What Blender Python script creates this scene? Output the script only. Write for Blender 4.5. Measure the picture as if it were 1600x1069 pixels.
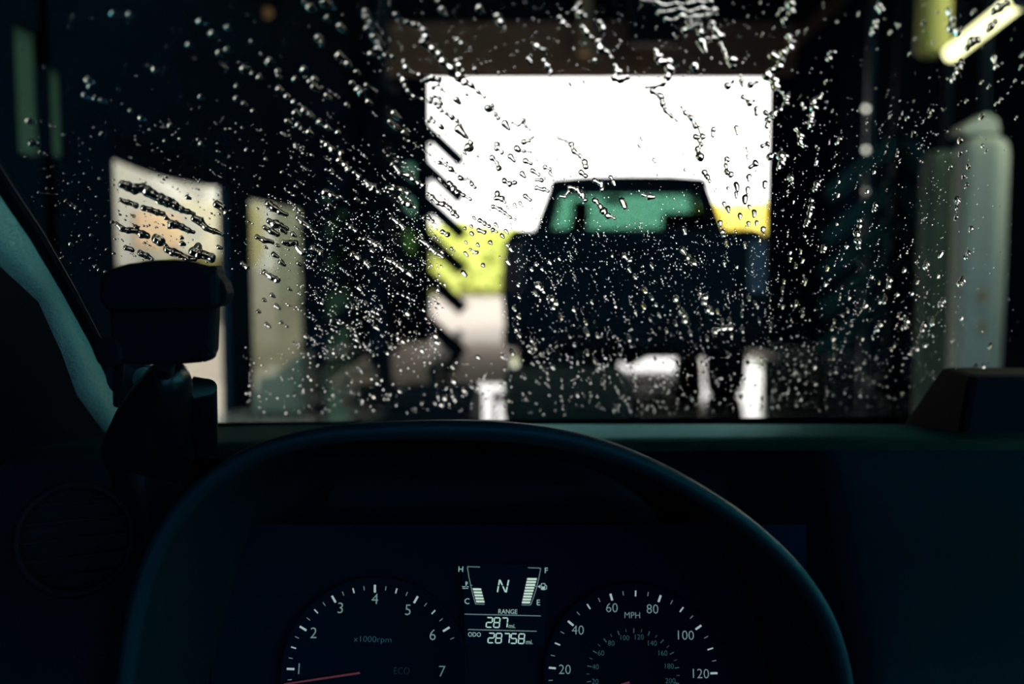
import bpy, math, random
import numpy as np
from mathutils import Vector, Matrix

random.seed(7)
RNG = np.random.default_rng(7)
for o in list(bpy.data.objects):
    bpy.data.objects.remove(o)
scene = bpy.context.scene
COL = scene.collection

# ------------------------------------------------------------------ camera
F = 1600 * 35.0 / 36.0            # focal length in pixels of the 1600 x 1069 frame
EYE = 1.22
PITCH = math.atan(134.5 / F)      # horizon at row 400
FWD = np.array([0, math.cos(PITCH), -math.sin(PITCH)])
UP = np.array([0, math.sin(PITCH), math.cos(PITCH)])
cam_d = bpy.data.cameras.new('camera')
cam_d.lens = 35
cam_d.sensor_width = 36
cam_d.clip_start = 0.02
cam_d.clip_end = 300
cam_d.dof.use_dof = True
cam_d.dof.focus_distance = 0.69
cam_d.dof.aperture_fstop = 3.9
cam_d.dof.aperture_blades = 0
cam = bpy.data.objects.new('camera', cam_d)
cam.location = (0, 0, EYE)
cam.rotation_euler = (math.pi / 2 - PITCH, 0, 0)
COL.objects.link(cam)
scene.camera = cam

# ------------------------------------------------------------------ sky and exposure
world = bpy.data.worlds.new('overcast_sky')
scene.world = world
world.use_nodes = True
bg = world.node_tree.nodes['Background']
bg.inputs['Color'].default_value = (1.0, 0.975, 0.95, 1)
bg.inputs['Strength'].default_value = 4.0
scene.view_settings.view_transform = 'Standard'
scene.view_settings.look = 'None'
scene.view_settings.exposure = 0.0
scene.view_settings.gamma = 1.0
scene.view_settings.use_curve_mapping = False

sun_d = bpy.data.lights.new('hazy_sun', 'SUN')
sun_d.energy = 4.0
sun_d.angle = math.radians(12)
sun_d.color = (1.0, 0.97, 0.92)
sun = bpy.data.objects.new('hazy_sun', sun_d)
sun.rotation_euler = Vector((0.33, 0.60, -0.75)).to_track_quat('-Z', 'Y').to_euler()
COL.objects.link(sun)

# ------------------------------------------------------------------ helpers
def ray(x, y):
    return FWD + (x - 800) / F * np.array([1.0, 0, 0]) + (534.5 - y) / F * UP

def at(x, y, Y):
    """point seen at pixel x, y that lies Y metres ahead of the camera"""
    d = ray(x, y)
    t = Y / d[1]
    return np.array([d[0] * t, Y, EYE + d[2] * t])

MATS = {}
def mat(name, col, rough=0.6, spec=0.5, metal=0.0, emit=None, strength=0.0, noise=None, bump=0.0, ior=1.45, tint=None):
    """principled material; noise = (scale, second colour, detail) gives grain, stains and relief"""
    if name in MATS:
        return MATS[name]
    m = bpy.data.materials.new(name)
    m.use_nodes = True
    nt = m.node_tree
    b = nt.nodes['Principled BSDF']
    b.inputs['Base Color'].default_value = (*col, 1)
    b.inputs['Roughness'].default_value = rough
    b.inputs['Metallic'].default_value = metal
    b.inputs['IOR'].default_value = ior
    b.inputs['Specular IOR Level'].default_value = spec
    if tint: b.inputs['Specular Tint'].default_value = (*tint, 1)
    if emit is not None:
        b.inputs['Emission Color'].default_value = (*emit, 1)
        b.inputs['Emission Strength'].default_value = strength
    if noise or bump:
        sc_, c2, det = noise if noise else (40, col, 4)
        tc = nt.nodes.new('ShaderNodeTexCoord')
        n = nt.nodes.new('ShaderNodeTexNoise')
        n.inputs['Scale'].default_value = sc_
        n.inputs['Detail'].default_value = det
        nt.links.new(tc.outputs['Object'], n.inputs['Vector'])
        mx = nt.nodes.new('ShaderNodeMix')
        mx.data_type = 'RGBA'
        mx.inputs['A'].default_value = (*col, 1)
        mx.inputs['B'].default_value = (*c2, 1)
        nt.links.new(n.outputs['Fac'], mx.inputs['Factor'])
        nt.links.new(mx.outputs['Result'], b.inputs['Base Color'])
        if bump:
            bp = nt.nodes.new('ShaderNodeBump')
            bp.inputs['Strength'].default_value = bump
            bp.inputs['Distance'].default_value = 0.01
            nt.links.new(n.outputs['Fac'], bp.inputs['Height'])
            nt.links.new(bp.outputs['Normal'], b.inputs['Normal'])
    MATS[name] = m
    return m

def wood_mat(name, c1, c2):
    if name in MATS:
        return MATS[name]
    m = mat(name, c1, 0.75)
    nt = m.node_tree
    b = nt.nodes['Principled BSDF']
    tc = nt.nodes.new('ShaderNodeTexCoord')
    mp = nt.nodes.new('ShaderNodeMapping')
    mp.inputs['Scale'].default_value = (0.6, 8, 14)
    n = nt.nodes.new('ShaderNodeTexNoise')
    n.inputs['Scale'].default_value = 2.0
    n.inputs['Detail'].default_value = 6
    mx = nt.nodes.new('ShaderNodeMix')
    mx.data_type = 'RGBA'
    mx.inputs['A'].default_value = (*c1, 1)
    mx.inputs['B'].default_value = (*c2, 1)
    nt.links.new(tc.outputs['Object'], mp.inputs['Vector'])
    nt.links.new(mp.outputs['Vector'], n.inputs['Vector'])
    nt.links.new(n.outputs['Fac'], mx.inputs['Factor'])
    nt.links.new(mx.outputs['Result'], b.inputs['Base Color'])
    return m

def pane_mat(name, tint, ior=1.45, refl=1.0):
    """thin clear pane: lets light straight through with a tint and mirrors by Fresnel"""
    m = bpy.data.materials.new(name)
    m.use_nodes = True
    nt = m.node_tree
    nt.nodes.clear()
    out = nt.nodes.new('ShaderNodeOutputMaterial')
    tr = nt.nodes.new('ShaderNodeBsdfTransparent')
    tr.inputs['Color'].default_value = (*tint, 1)
    gl = nt.nodes.new('ShaderNodeBsdfGlossy')
    gl.inputs['Roughness'].default_value = 0.0
    lw = nt.nodes.new('ShaderNodeLayerWeight')          # same mirror strength from both sides of the pane
    lw.inputs['Blend'].default_value = 0.5
    pw = nt.nodes.new('ShaderNodeMath'); pw.operation = 'POWER'; pw.inputs[1].default_value = 5.0
    f0 = ((ior-1)/(ior+1))**2
    fr = nt.nodes.new('ShaderNodeMath'); fr.operation = 'MULTIPLY_ADD'
    fr.inputs[1].default_value = (1-f0)*refl; fr.inputs[2].default_value = f0*refl
    mx = nt.nodes.new('ShaderNodeMixShader')
    nt.links.new(lw.outputs['Facing'], pw.inputs[0])
    nt.links.new(pw.outputs[0], fr.inputs[0])
    nt.links.new(fr.outputs[0], mx.inputs['Fac'])
    nt.links.new(tr.outputs['BSDF'], mx.inputs[1])
    nt.links.new(gl.outputs['BSDF'], mx.inputs[2])
    nt.links.new(mx.outputs['Shader'], out.inputs['Surface'])
    MATS[name] = m
    return m

def frosted_mat(name, col):
    m = bpy.data.materials.new(name)
    m.use_nodes = True
    nt = m.node_tree
    nt.nodes.clear()
    out = nt.nodes.new('ShaderNodeOutputMaterial')
    tl = nt.nodes.new('ShaderNodeBsdfTranslucent')
    tl.inputs['Color'].default_value = (*col, 1)
    nt.links.new(tl.outputs['BSDF'], out.inputs['Surface'])
    return m

def water_mat():
    m = bpy.data.materials.new('clear_water')
    m.use_nodes = True
    nt = m.node_tree
    nt.nodes.clear()
    out = nt.nodes.new('ShaderNodeOutputMaterial')
    g = nt.nodes.new('ShaderNodeBsdfGlass')
    g.inputs['IOR'].default_value = 1.333
    g.inputs['Roughness'].default_value = 0.0
    nt.links.new(g.outputs['BSDF'], out.inputs['Surface'])
    return m

def tag(o, label=None, cat=None, group=None, kind=None):
    if label: o['label'] = label
    if cat: o['category'] = cat
    if group: o['group'] = group
    if kind: o['kind'] = kind
    return o

def empty(name, loc, rz=0.0, **kw):
    o = bpy.data.objects.new(name, None)
    o.empty_display_size = 0.05
    o.location = loc
    o.rotation_euler = (0, 0, rz)
    COL.objects.link(o)
    return tag(o, **kw)

ORG = {}                      # world position that a parent's mesh coordinates are measured from
class MB:
    """collects shapes for ONE mesh object; coordinates are world unless an origin is given"""
    def __init__(self):
        self.v, self.f = [], []
    def add(self, vs, fs):
        n = len(self.v)
        self.v += [tuple(float(c) for c in p) for p in vs]
        self.f += [tuple(i + n for i in f) for f in fs]
        return self
    def box(self, lo, hi):
        (a, b, c), (d, e, g) = lo, hi
        return self.add([(a,b,c),(d,b,c),(d,e,c),(a,e,c),(a,b,g),(d,b,g),(d,e,g),(a,e,g)],
                        [(0,3,2,1),(4,5,6,7),(0,1,5,4),(1,2,6,5),(2,3,7,6),(3,0,4,7)])
    def hexa(self, p):
        return self.add(p, [(0,3,2,1),(4,5,6,7),(0,1,5,4),(1,2,6,5),(2,3,7,6),(3,0,4,7)])
    def bar(self, p0, p1, w, h, up=(0,0,1)):
        p0, p1 = Vector(p0), Vector(p1)
        d = (p1 - p0).normalized()
        s = d.cross(Vector(up))
        s = s.normalized() if s.length > 1e-6 else Vector((1,0,0))
        u = s.cross(d).normalized()
        r = []
        for p in (p0, p1):
            r += [p - s*w/2 - u*h/2, p + s*w/2 - u*h/2, p + s*w/2 + u*h/2, p - s*w/2 + u*h/2]
        return self.hexa(r)
    def tube(self, pts, rad, seg=12, cap=True):
        """round tube through points; rad is a number or one per point"""
        pts = [Vector(p) for p in pts]
        rs = rad if isinstance(rad, (list, tuple)) else [rad] * len(pts)
        n0 = len(self.v)
        ref = Vector((0,0,1)) if abs((pts[-1]-pts[0]).normalized().z) < 0.9 else Vector((0,1,0))
        vs, fs = [], []
        for i, p in enumerate(pts):
            d = (pts[min(i+1, len(pts)-1)] - pts[max(i-1, 0)]).normalized()
            s = d.cross(ref).normalized(); u = s.cross(d)
            for k in range(seg):
                a = 2*math.pi*k/seg
                vs.append(p + (s*math.cos(a) + u*math.sin(a)) * rs[i])
        for i in range(len(pts)-1):
            for k in range(seg):
                a, b = i*seg+k, i*seg+(k+1)%seg
                fs.append((a, b, b+seg, a+seg))
        if cap:
            fs.append(tuple(range(seg-1, -1, -1)))
            fs.append(tuple((len(pts)-1)*seg+k for k in range(seg)))
        return self.add(vs, fs)
    def prism(self, poly, y0, y1):
        """(x, z) outline pushed from y0 to y1"""
        n = len(poly)
        vs = [(x, y0, z) for x, z in poly] + [(x, y1, z) for x, z in poly]
        fs = [tuple(range(n)), tuple(range(2*n-1, n-1, -1))]
        fs += [((i+1) % n, i, i+n, (i+1) % n + n) for i in range(n)]
        return self.add(vs, fs)
    def ball(self, c, r, seg=16, rings=10):
        c = Vector(c)
        rr = r if isinstance(r, (tuple, list)) else (r, r, r)
        vs, fs = [], []
        for i in range(rings+1):
            th = math.pi*i/rings
            for k in range(seg):
                a = 2*math.pi*k/seg
                vs.append((c.x+rr[0]*math.sin(th)*math.cos(a), c.y+rr[1]*math.sin(th)*math.sin(a), c.z+rr[2]*math.cos(th)))
        for i in range(rings):
            for k in range(seg):
                a, b = i*seg+k, i*seg+(k+1) % seg
                fs.append((a, a+seg, b+seg, b))
        return self.add(vs, fs)
    def build(self, name, m, parent=None, origin=None, smooth=False, bevel=0.0, weld=False):
        me = bpy.data.meshes.new(name)
        if origin is None:
            origin = ORG.get(parent.name, (0, 0, 0)) if parent is not None else (0, 0, 0)
        ox, oy, oz = origin
        me.from_pydata([(x-ox, y-oy, z-oz) for x, y, z in self.v], [], self.f)
        if smooth:
            me.shade_smooth()
            me.set_sharp_from_angle(angle=math.radians(40))
        me.materials.append(m)
        o = bpy.data.objects.new(name, me)
        COL.objects.link(o)
        if parent is not None:
            o.parent = parent
        else:
            o.location = origin
        ORG[o.name] = tuple(origin)
        if bevel:
            b = o.modifiers.new('soft_edges', 'BEVEL')
            b.width = bevel; b.segments = 2; b.limit_method = 'ANGLE'
        return o

def thing(name, loc, label, cat, group=None, rz=0.0):
    """an Empty at the thing's base; its parts are given in world coordinates (no turn) or local ones (origin 0)"""
    e = empty(name, tuple(float(c) for c in loc), rz, label=label, cat=cat, group=group)
    ORG[e.name] = tuple(e.location) if rz == 0 else (0, 0, 0)
    return e

# ------------------------------------------------------------------ windshield surface (shared by pane, pillar and drops)
RAKE = math.radians(30)
TR, CR, SR = math.tan(RAKE), math.cos(RAKE), math.sin(RAKE)
ZW = 1.04                                  # height of the outer face at the base of the glass
def yb(X):
    return 1.06 - 0.10 * ((X - 0.35) / 0.75) ** 2
def dyb(X):
    return -0.20 * (X - 0.35) / 0.75 ** 2
def px_to_glass(x, y, z0=ZW):
    """pixel arrays -> (X, s) on the glass: sideways position and distance up the slope"""
    x = np.asarray(x, float); y = np.asarray(y, float)
    dx = (x - 800) / F
    cy = (534.5 - y) / F
    dy = FWD[1] + cy * UP[1]
    dz = FWD[2] + cy * UP[2]
    t = np.full(x.shape, 0.7)
    for _ in range(12):
        t = (z0 - EYE + TR * yb(t * dx)) / (dz + TR * dy)
    X = t * dx
    return X, (yb(X) - t * dy) / CR, t
def glass_point(X, s, h=0.0, z0=ZW):
    """3D point h metres outside the outer face"""
    X = np.asarray(X, float); s = np.asarray(s, float)
    nx, ny, nz = -TR * dyb(X), np.full(X.shape, TR), np.ones(X.shape)
    ln = np.sqrt(nx*nx + ny*ny + nz*nz)
    return np.stack([X + h*nx/ln, yb(X) - s*CR + h*ny/ln, z0 + s*SR + h*nz/ln], -1)

# ================================================================== the car wash bay
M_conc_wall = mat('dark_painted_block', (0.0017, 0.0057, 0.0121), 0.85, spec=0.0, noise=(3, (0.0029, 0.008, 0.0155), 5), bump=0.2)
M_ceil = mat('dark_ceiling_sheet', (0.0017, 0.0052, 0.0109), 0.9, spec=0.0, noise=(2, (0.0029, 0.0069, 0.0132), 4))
M_steel = mat('dark_steel', (0.0029, 0.0086, 0.0155), 0.6, spec=0.05)
M_out = mat('pale_concrete', (0.244, 0.214, 0.187), 0.85, noise=(0.6, (0.273, 0.241, 0.211), 6))
M_tan = wood_mat('tan_timber', (0.665, 0.434, 0.238), (0.595, 0.364, 0.189))
M_brown = wood_mat('brown_boards', (0.496, 0.2356, 0.1364), (0.31, 0.155, 0.093))

def wet_floor():
    m = mat('wet_concrete', (0.05, 0.06, 0.06), 0.1, ior=1.4)
    nt = m.node_tree
    b = nt.nodes['Principled BSDF']
    tc = nt.nodes.new('ShaderNodeTexCoord')
    n = nt.nodes.new('ShaderNodeTexNoise')
    n.inputs['Scale'].default_value = 2.2
    n.inputs['Detail'].default_value = 6
    r = nt.nodes.new('ShaderNodeMapRange')
    r.inputs['From Min'].default_value = 0.35
    r.inputs['From Max'].default_value = 0.7
    r.inputs['To Min'].default_value = 0.02
    r.inputs['To Max'].default_value = 0.16
    nt.links.new(tc.outputs['Object'], n.inputs['Vector'])
    nt.links.new(n.outputs['Fac'], r.inputs['Value'])
    nt.links.new(r.outputs['Result'], b.inputs['Roughness'])
    bp = nt.nodes.new('ShaderNodeBump')
    bp.inputs['Strength'].default_value = 0.15
    bp.inputs['Distance'].default_value = 0.004
    nt.links.new(n.outputs['Fac'], bp.inputs['Height'])
    nt.links.new(bp.outputs['Normal'], b.inputs['Normal'])
    return m

XL, XR, YX, YE, ZC = -2.2, 4.4, 14.0, -7.0, 4.9     # left wall, right wall, exit, entrance, ceiling
WT = 0.06
tag(MB().box((XL-WT, YE, -0.2), (XR+WT, YX, 0)).build('floor', wet_floor()), 'wet dark concrete floor of the car wash bay', kind='structure')
tag(MB().box((XL-WT, YE, ZC), (XR+WT, YX+0.1, ZC+0.1)).build('ceiling', M_ceil), 'dark sheet ceiling over the car wash bay', kind='structure')

# left wall with its row of openings; the window top beside the camera sags like a loose flap
def wy(x, side):                      # depth at which the left wall is seen in pixel column x
    return (-XL + (WT if side else 0)) / ((800 - x) / F) * 0.9963
YA0, YA1 = wy(187, 0), wy(346, 1)
YB0, YB1 = wy(396, 0), wy(472, 1)
YC0, YC1 = wy(512, 0), wy(545, 1)
YD0, YD1, YD2, YD3 = wy(43, 0), wy(76, 1), wy(80, 0), wy(97, 1)
ZA, ZB, ZCW = 1.745, 1.70, 1.98
wl = MB()
def wbox(y0, y1, z0, z1):
    wl.box((XL-WT, y0, z0), (XL, y1, z1))
wbox(YE, YD0, 0, ZC)
wbox(YD0, YD1, 0, 1.68); wbox(YD0, YD1, 2.25, ZC)
wbox(YD1, YD2, 0, ZC)
wbox(YD2, YD3, 0, 1.70); wbox(YD2, YD3, 2.12, ZC)
wbox(YD3, YA0, 0, ZC)
wbox(YA0, YA1, ZA + 0.12, ZC)
wbox(YA1, YB0, 0, ZC)
wbox(YB0, YB1, ZB, ZC)
wbox(YB1, YC0, 0, ZC)
wbox(YC0, YC1, ZCW, ZC)
wbox(YC1, YX, 0, ZC)
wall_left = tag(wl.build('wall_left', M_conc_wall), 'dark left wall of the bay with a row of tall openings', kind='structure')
fl = MB()
N = 14
lo = []
for i in range(N+1):
    t = i / N
    lo.append((YA0 - 0.02 + t*(YA1-YA0+0.04), ZA + 0.075*(2*t-1)**2 * (0.45 if t > 0.5 else 0.65) - 0.035))
for i in range(N):
    (a, za), (b, zb) = lo[i], lo[i+1]
    fl.hexa([(XL-0.02, a, za), (XL+0.0, a, za), (XL+0.0, b, zb), (XL-0.02, b, zb),
             (XL-0.02, a, ZA+0.14), (XL+0.0, a, ZA+0.14), (XL+0.0, b, ZA+0.14), (XL-0.02, b, ZA+0.14)])
fl.build('rubber_flap', mat('black_rubber', (0.0017, 0.0052, 0.0103), 0.8, spec=0.0), wall_left)

# clear panes in the openings of the left wall
M_pane = pane_mat('window_glass', (0.97, 0.97, 0.92), 1.3, 0.3)
M_pane_grey = pane_mat('grey_glass', (0.54, 0.57, 0.49), 1.3, 0.3)
M_pane_dim = frosted_mat('grimy_frosted_pane', (0.085, 0.135, 0.11))
M_pane_green = pane_mat('green_glass', (0.14, 0.23, 0.19), 1.3, 0.3)
for k, (y0, y1, z0, z1, m) in enumerate([(YD0, YD1, 1.68, 2.25, M_pane_dim), (YD2, YD3, 1.70, 2.12, M_pane_dim), (YA0, YA1, 0.02, ZA+0.1, M_pane),
                                         (YB0, YB1, 0.02, ZB, M_pane_grey), (YC0, YC1, 0.02, ZCW, M_pane_green)]):
    w = tag(MB().box((XL-0.035, y0, z0), (XL-0.029, y1, z1)).build('window_%d' % (k+1), m), kind='structure')
    w['label'] = ['narrow dim upper pane in the left wall beside the pillar', 'slimmer dim upper pane next to the narrow one in the left wall',
                  'widest cream lit window of the left wall behind the phone mount', 'grey lit narrow window in the middle of the left wall',
                  'dark green furthest window of the left wall'][k]

# right wall
wr = MB()
for y0, y1, z0, z1 in ((YE, -5.0, 0, ZC), (-5.0, 1.8, 0, 0.3), (-5.0, 1.8, 4.0, ZC), (1.8, 2.2, 0, ZC), (2.2, 6.7, 0, 2.35), (2.2, 6.7, 4.85, ZC), (6.7, YX, 0, ZC)):
    wr.box((XR, y0, z0), (XR+WT, y1, z1))
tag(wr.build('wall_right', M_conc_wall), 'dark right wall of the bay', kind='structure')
tag(MB().box((XR+0.03, -5.0, 0.3), (XR+0.036, 1.8, 4.0)).build('window_8', pane_mat('teal_fill_pane', (0.42, 0.95, 1.0))), 'unseen wide teal pane added in the right wall to light the cabin', kind='structure')  # added out of view: teal fill light for the pillar and cabin
tag(MB().box((XR+0.03, 2.2, 2.35), (XR+0.036, 6.7, 4.85)).build('window_9', pane_mat('pale_fill_pane', (0.98, 1.0, 0.88))), 'unseen high pane added in the right wall to light the foam rolls', kind='structure')  # unseen opening added to light the pale roll from the near side
# entrance wall behind the camera with its drive-in opening
wb = MB()
for x0, x1, z0, z1 in ((XL-WT, -1.8, 0, ZC), (4.0, XR+WT, 0, ZC), (-1.8, 4.0, 4.5, ZC)):
    wb.box((x0, YE-0.1, z0), (x1, YE, z1))
tag(wb.build('wall_back', M_conc_wall), 'dark entrance wall of the bay', kind='structure')
tag(MB().box((-1.8, YE-0.06, 0), (4.0, YE-0.05, 4.5)).build('fill_sheet_back', pane_mat('blue_fill_sheet', (0.34, 0.60, 0.80))), 'unseen blue sheet added at the bay entrance for navy fill light', kind='structure')  # added behind the camera to turn the fill light navy

# end wall with the exit opening
eL, eR = at(672, 300, YX)[0], at(1200, 300, YX)[0]
eT = at(935, 122, YX)[2]
ef = MB()
sl = [(at(577, 0, YX)[0], at(601, 0, YX)[0], at(0, 470, YX)[2], at(0, 262, YX)[2]), (at(628, 0, YX)[0], at(645, 0, YX)[0], at(0, 425, YX)[2], at(0, 255, YX)[2])]
xs = [XL-WT, sl[0][0], sl[0][1], sl[1][0], sl[1][1], eL]
for i in range(5):
    if i in (1, 3):
        s = sl[i//2]
        ef.box((xs[i], YX, 0), (xs[i+1], YX+0.1, s[2])).box((xs[i], YX, s[3]), (xs[i+1], YX+0.1, ZC))
    else:
        ef.box((xs[i], YX, 0), (xs[i+1], YX+0.1, ZC))
ef.box((eR, YX, 0), (XR+WT, YX+0.1, ZC)).box((eL, YX, eT), (eR, YX+0.1, ZC))
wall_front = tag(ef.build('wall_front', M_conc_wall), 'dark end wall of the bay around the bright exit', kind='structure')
for k, s in enumerate(sl):
    tag(MB().box((s[0], YX+0.04, s[2]), (s[1], YX+0.05, s[3])).build('window_%d' % (6+k), M_pane_green),
        ['slit pane in the end wall further from the exit', 'slit pane in the end wall beside the exit opening'][k], kind='structure')

# boards over the exit, each its own piece
rows = [36, 52, 68, 84, 100, 120]
xa, xb = at(598, 0, YX-0.03)[0], at(1243, 0, YX-0.03)[0]
plank_me = None
for i in range(5):
    z1, z0 = at(0, rows[i], YX)[2], at(0, rows[i+1], YX)[2]
    p = MB().box((xa + RNG.uniform(-.03, .03), YX-0.045 - 0.008*(i % 2), z0+0.008), (xb + RNG.uniform(-.03, .03), YX-0.002, z1)).build('plank', M_brown, wall_front, bevel=0.006)
# timber post and brace in front of the boards, dark blower housing
c = at(914, 86, 13.6); t_ = at(914, -60, 13.6)
tag(MB().box((c[0]-0.085, 13.5, c[2]), (c[0]+0.085, 13.66, ZC-0.002)).build('timber_post', M_tan, bevel=0.01), 'tan timber post hanging before the brown boards', 'post')
p0, p1 = at(1236, 70, 12.2), at(1345, -32, 12.2)
tag(MB().bar(p0, p1, 0.16, 0.12, (0, 1, 0)).build('timber_brace', wood_mat('red_brown_timber', (0.2875, 0.138, 0.069), (0.207, 0.092, 0.0517)), bevel=0.01), 'reddish brown diagonal brace above the right edge of the exit', 'brace')
a, b = at(984, 72, 12.6), at(1062, -20, 12.6)
bl = thing('blower_housing', (0.5*(a[0]+b[0]), 12.6, ZC), 'dark boxy blower housing hanging above the exit', 'blower')
MB().box((a[0], 12.4, a[2]+0.05), (b[0], 12.9, ZC-0.25)).build('housing', M_steel, bl, bevel=0.03)
MB().tube([(0.5*(a[0]+b[0]), 12.65, ZC-0.27), (0.5*(a[0]+b[0]), 12.65, ZC)], 0.09).build('hanger', M_steel, bl, smooth=True)
nz = MB()
nz.hexa([(a[0]+0.04, 12.45, a[2]), (b[0]-0.04, 12.45, a[2]), (b[0]-0.04, 12.7, a[2]), (a[0]+0.04, 12.7, a[2]),
         (a[0]+0.01, 12.42, a[2]+0.06), (b[0]-0.01, 12.42, a[2]+0.06), (b[0]-0.01, 12.8, a[2]+0.06), (a[0]+0.01, 12.8, a[2]+0.06)])
nz.build('nozzle', M_steel, bl)

tag(MB().box((-1.75, 11.9, 0), (3.2, YX, 0.006)).box((-1.75, 9.5, 0), (0.0, 11.9, 0.006)).build('floor_apron', mat('dry_concrete', (0.2415, 0.1955, 0.161), 0.9, spec=0.1, noise=(3, (0.1955, 0.161, 0.1323), 5))), 'dry beige concrete strip just inside the exit', kind='structure')

# ================================================================== outside
tag(MB().box((-40, YX, -0.2), (45, 90, -0.004)).build('ground', M_out), 'pale sunlit concrete yard beyond the exit', kind='structure')
tag(MB().box((XR+WT+0.001, -25, -0.2), (45, YX-0.001, -0.004)).build('ground_far_side', M_out), 'pale concrete yard outside the right wall', kind='structure')
tag(MB().box((-40, -25, -0.2), (XL-WT-0.001, YX-0.001, -0.004)).build('ground_side', M_out), 'pale concrete yard outside the left wall', kind='structure')
M_render = mat('cream_render', (0.345, 0.345, 0.3162), 0.9, noise=(1.5, (0.3162, 0.3191, 0.2932), 5))
nb = thing('neighbour_building', (-7.2, 20.0, 0), 'pale cream rendered building seen through the left windows', 'building')
MB().box((-7.6, 9.5, 0), (-6.201, 29.5, 5.2)).build('wall', M_render, nb)
MB().box((-7.7, 9.4, 5.2), (-6.05, 29.6, 5.45)).build('roof_edge', mat('grey_fascia', (0.115, 0.115, 0.1092), 0.7), nb)
sg = at(262, 352, 17.4)
tag(MB().box((-6.2, 16.4, 1.35), (-6.14, 18.6, 1.95)).build('notice_board', mat('orange_board', (0.4485, 0.322, 0.207), 0.8), bevel=0.01), 'faded orange board on the cream building', 'board')

def leaf_cloud(name, m, parent, lo, hi, n, size, top_wobble=0.2, origin=None):
    """countless leaves filling a rounded block, as one mesh"""
    lo, hi = np.array(lo, float), np.array(hi, float)
    c, h = (lo+hi)/2, (hi-lo)/2
    u = RNG.normal(size=(n, 3))
    u /= np.abs(u).max(1, keepdims=True) ** 0.75 * np.linalg.norm(u, axis=1, keepdims=True) ** 0.25
    u *= RNG.uniform(0.80, 1.0, (n, 1))
    wob = 1 + top_wobble * np.sin(3*u[:, :1]*h[0] + 1.3) * np.cos(2.1*u[:, 1:2]*h[1])
    p = c + u * h * np.where(u[:, 2:3] > 0, wob, 1)
    p[:, 2] = np.maximum(p[:, 2], lo[2] + 0.02)
    a = RNG.normal(size=(n, 3)); a /= np.linalg.norm(a, axis=1, keepdims=True)
    b = np.cross(a, RNG.normal(size=(n, 3))); b /= np.linalg.norm(b, axis=1, keepdims=True)
    s = size * RNG.uniform(0.6, 1.3, (n, 1))
    v = np.stack([p - a*s, p + b*s*0.5, p + a*s, p - b*s*0.5], 1).reshape(-1, 3)
    v -= np.array(origin)
    me = bpy.data.meshes.new(name)
    me.from_pydata(v.tolist(), [], np.arange(4*n).reshape(-1, 4).tolist())
    me.materials.append(m)
    o = bpy.data.objects.new(name, me)
    COL.objects.link(o)
    o.parent = parent
    o['kind'] = 'stuff'
    return o

def shrub(name, lo, hi, m, label, cat, n=5000, size=0.12, group=None):
    base = (0.5*(lo[0]+hi[0]), 0.5*(lo[1]+hi[1]), 0)
    t = thing(name, base, label, cat, group)
    leaf_cloud('foliage', m, t, lo, hi, n, size, 0.12, base)
    core = MB().ball(((lo[0]+hi[0])/2, (lo[1]+hi[1])/2, (lo[2]+hi[2])/2), ((hi[0]-lo[0])/2*0.9, (hi[1]-lo[1])/2*0.85, (hi[2]-lo[2])/2*0.9), 20, 12)
    core.build('inner_twigs', m, t, smooth=True)
    st = MB()
    for k in range(4):
        x = base[0] + (k-1.5) * 0.12 * (hi[0]-lo[0])
        st.tube([(x, base[1], 0), (x+0.03, base[1], max(lo[2], 0.0)+0.5*(hi[2]-lo[2]))], [0.05, 0.03], 8)
    st.build('stem', mat('bark', (0.069, 0.0517, 0.0345), 0.9), t)
    return t

M_lime = mat('lime_leaves', (0.777, 0.821, 0.266), 0.7, noise=(2.0, (0.666, 0.755, 0.178), 3))
M_yel = mat('yellow_leaves', (1.000, 0.984, 0.271), 0.7, noise=(2.0, (1.000, 0.763, 0.148), 3))
M_green = mat('green_leaves', (0.173, 0.289, 0.067), 0.7, noise=(2.0, (0.115, 0.212, 0.048), 3))
M_dkgreen = mat('dark_green_leaves', (0.018, 0.042, 0.024), 0.8)
p = at(678, 460, 31); q = at(830, 352, 31)
shrub('hedge', (p[0]-1.2, 30.4, 0), (q[0]-0.3, 33, q[2]), M_lime, 'bright lime green hedge beyond the exit beside the truck', 'hedge', 9000, 0.14)
p = at(1090, 392, 62); q = at(1330, 318, 62)
shrub('yellow_shrub', (p[0], 61, 0.3), (q[0], 66, q[2]), M_yel, 'golden yellow shrub beyond the exit right of the truck', 'shrub', 9000, 0.28)
p = at(1165, 520, 24.0); q = at(1260, 388, 24.0)
shrub('green_shrub', (p[0], 22.9, 0), (q[0], 24.4, q[2]), M_green, 'dark green low shrub in front of the golden shrub', 'shrub', 4000, 0.1)
p = at(1195, 470, 21)
bo = thing('pale_bollard', (p[0], 21, 0), 'pale round topped bollard before the green shrub', 'bollard')
MB().tube([(p[0], 21, 0), (p[0], 21, 0.2)], 0.09, 14).build('post', M_steel, bo, smooth=True)
MB().ball((p[0], 21, p[2]), 0.17).build('cap', mat('pale_cap', (0.3, 0.264, 0.216), 0.7), bo, smooth=True)
shrub('hedge', (-10.2, 33.0, 0), (-5.6, 40, 3.4), M_dkgreen, 'dark green hedge past the cream building', 'hedge', 5000, 0.16)
for k, (y0, y1) in enumerate([(10.5, 14.6), (15.4, 20.4)]):
    shrub('low_hedge', (-6.0, y0, 0), (-5.2, y1, 1.12 + 0.05*k), mat('olive_leaves', (0.096, 0.102, 0.042), 0.8), ['olive low hedge at the near end of the cream building', 'olive low hedge at the middle of the cream building'][k], 'hedge', 3500, 0.08, 'low hedges along the cream building')

# ================================================================== washing equipment
M_foam = mat('navy_foam', (0.0023, 0.0075, 0.0144), 0.9, spec=0.0)
M_foam_teal = mat('teal_foam', (0.0201, 0.0747, 0.0805), 0.9, spec=0.0)

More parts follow.
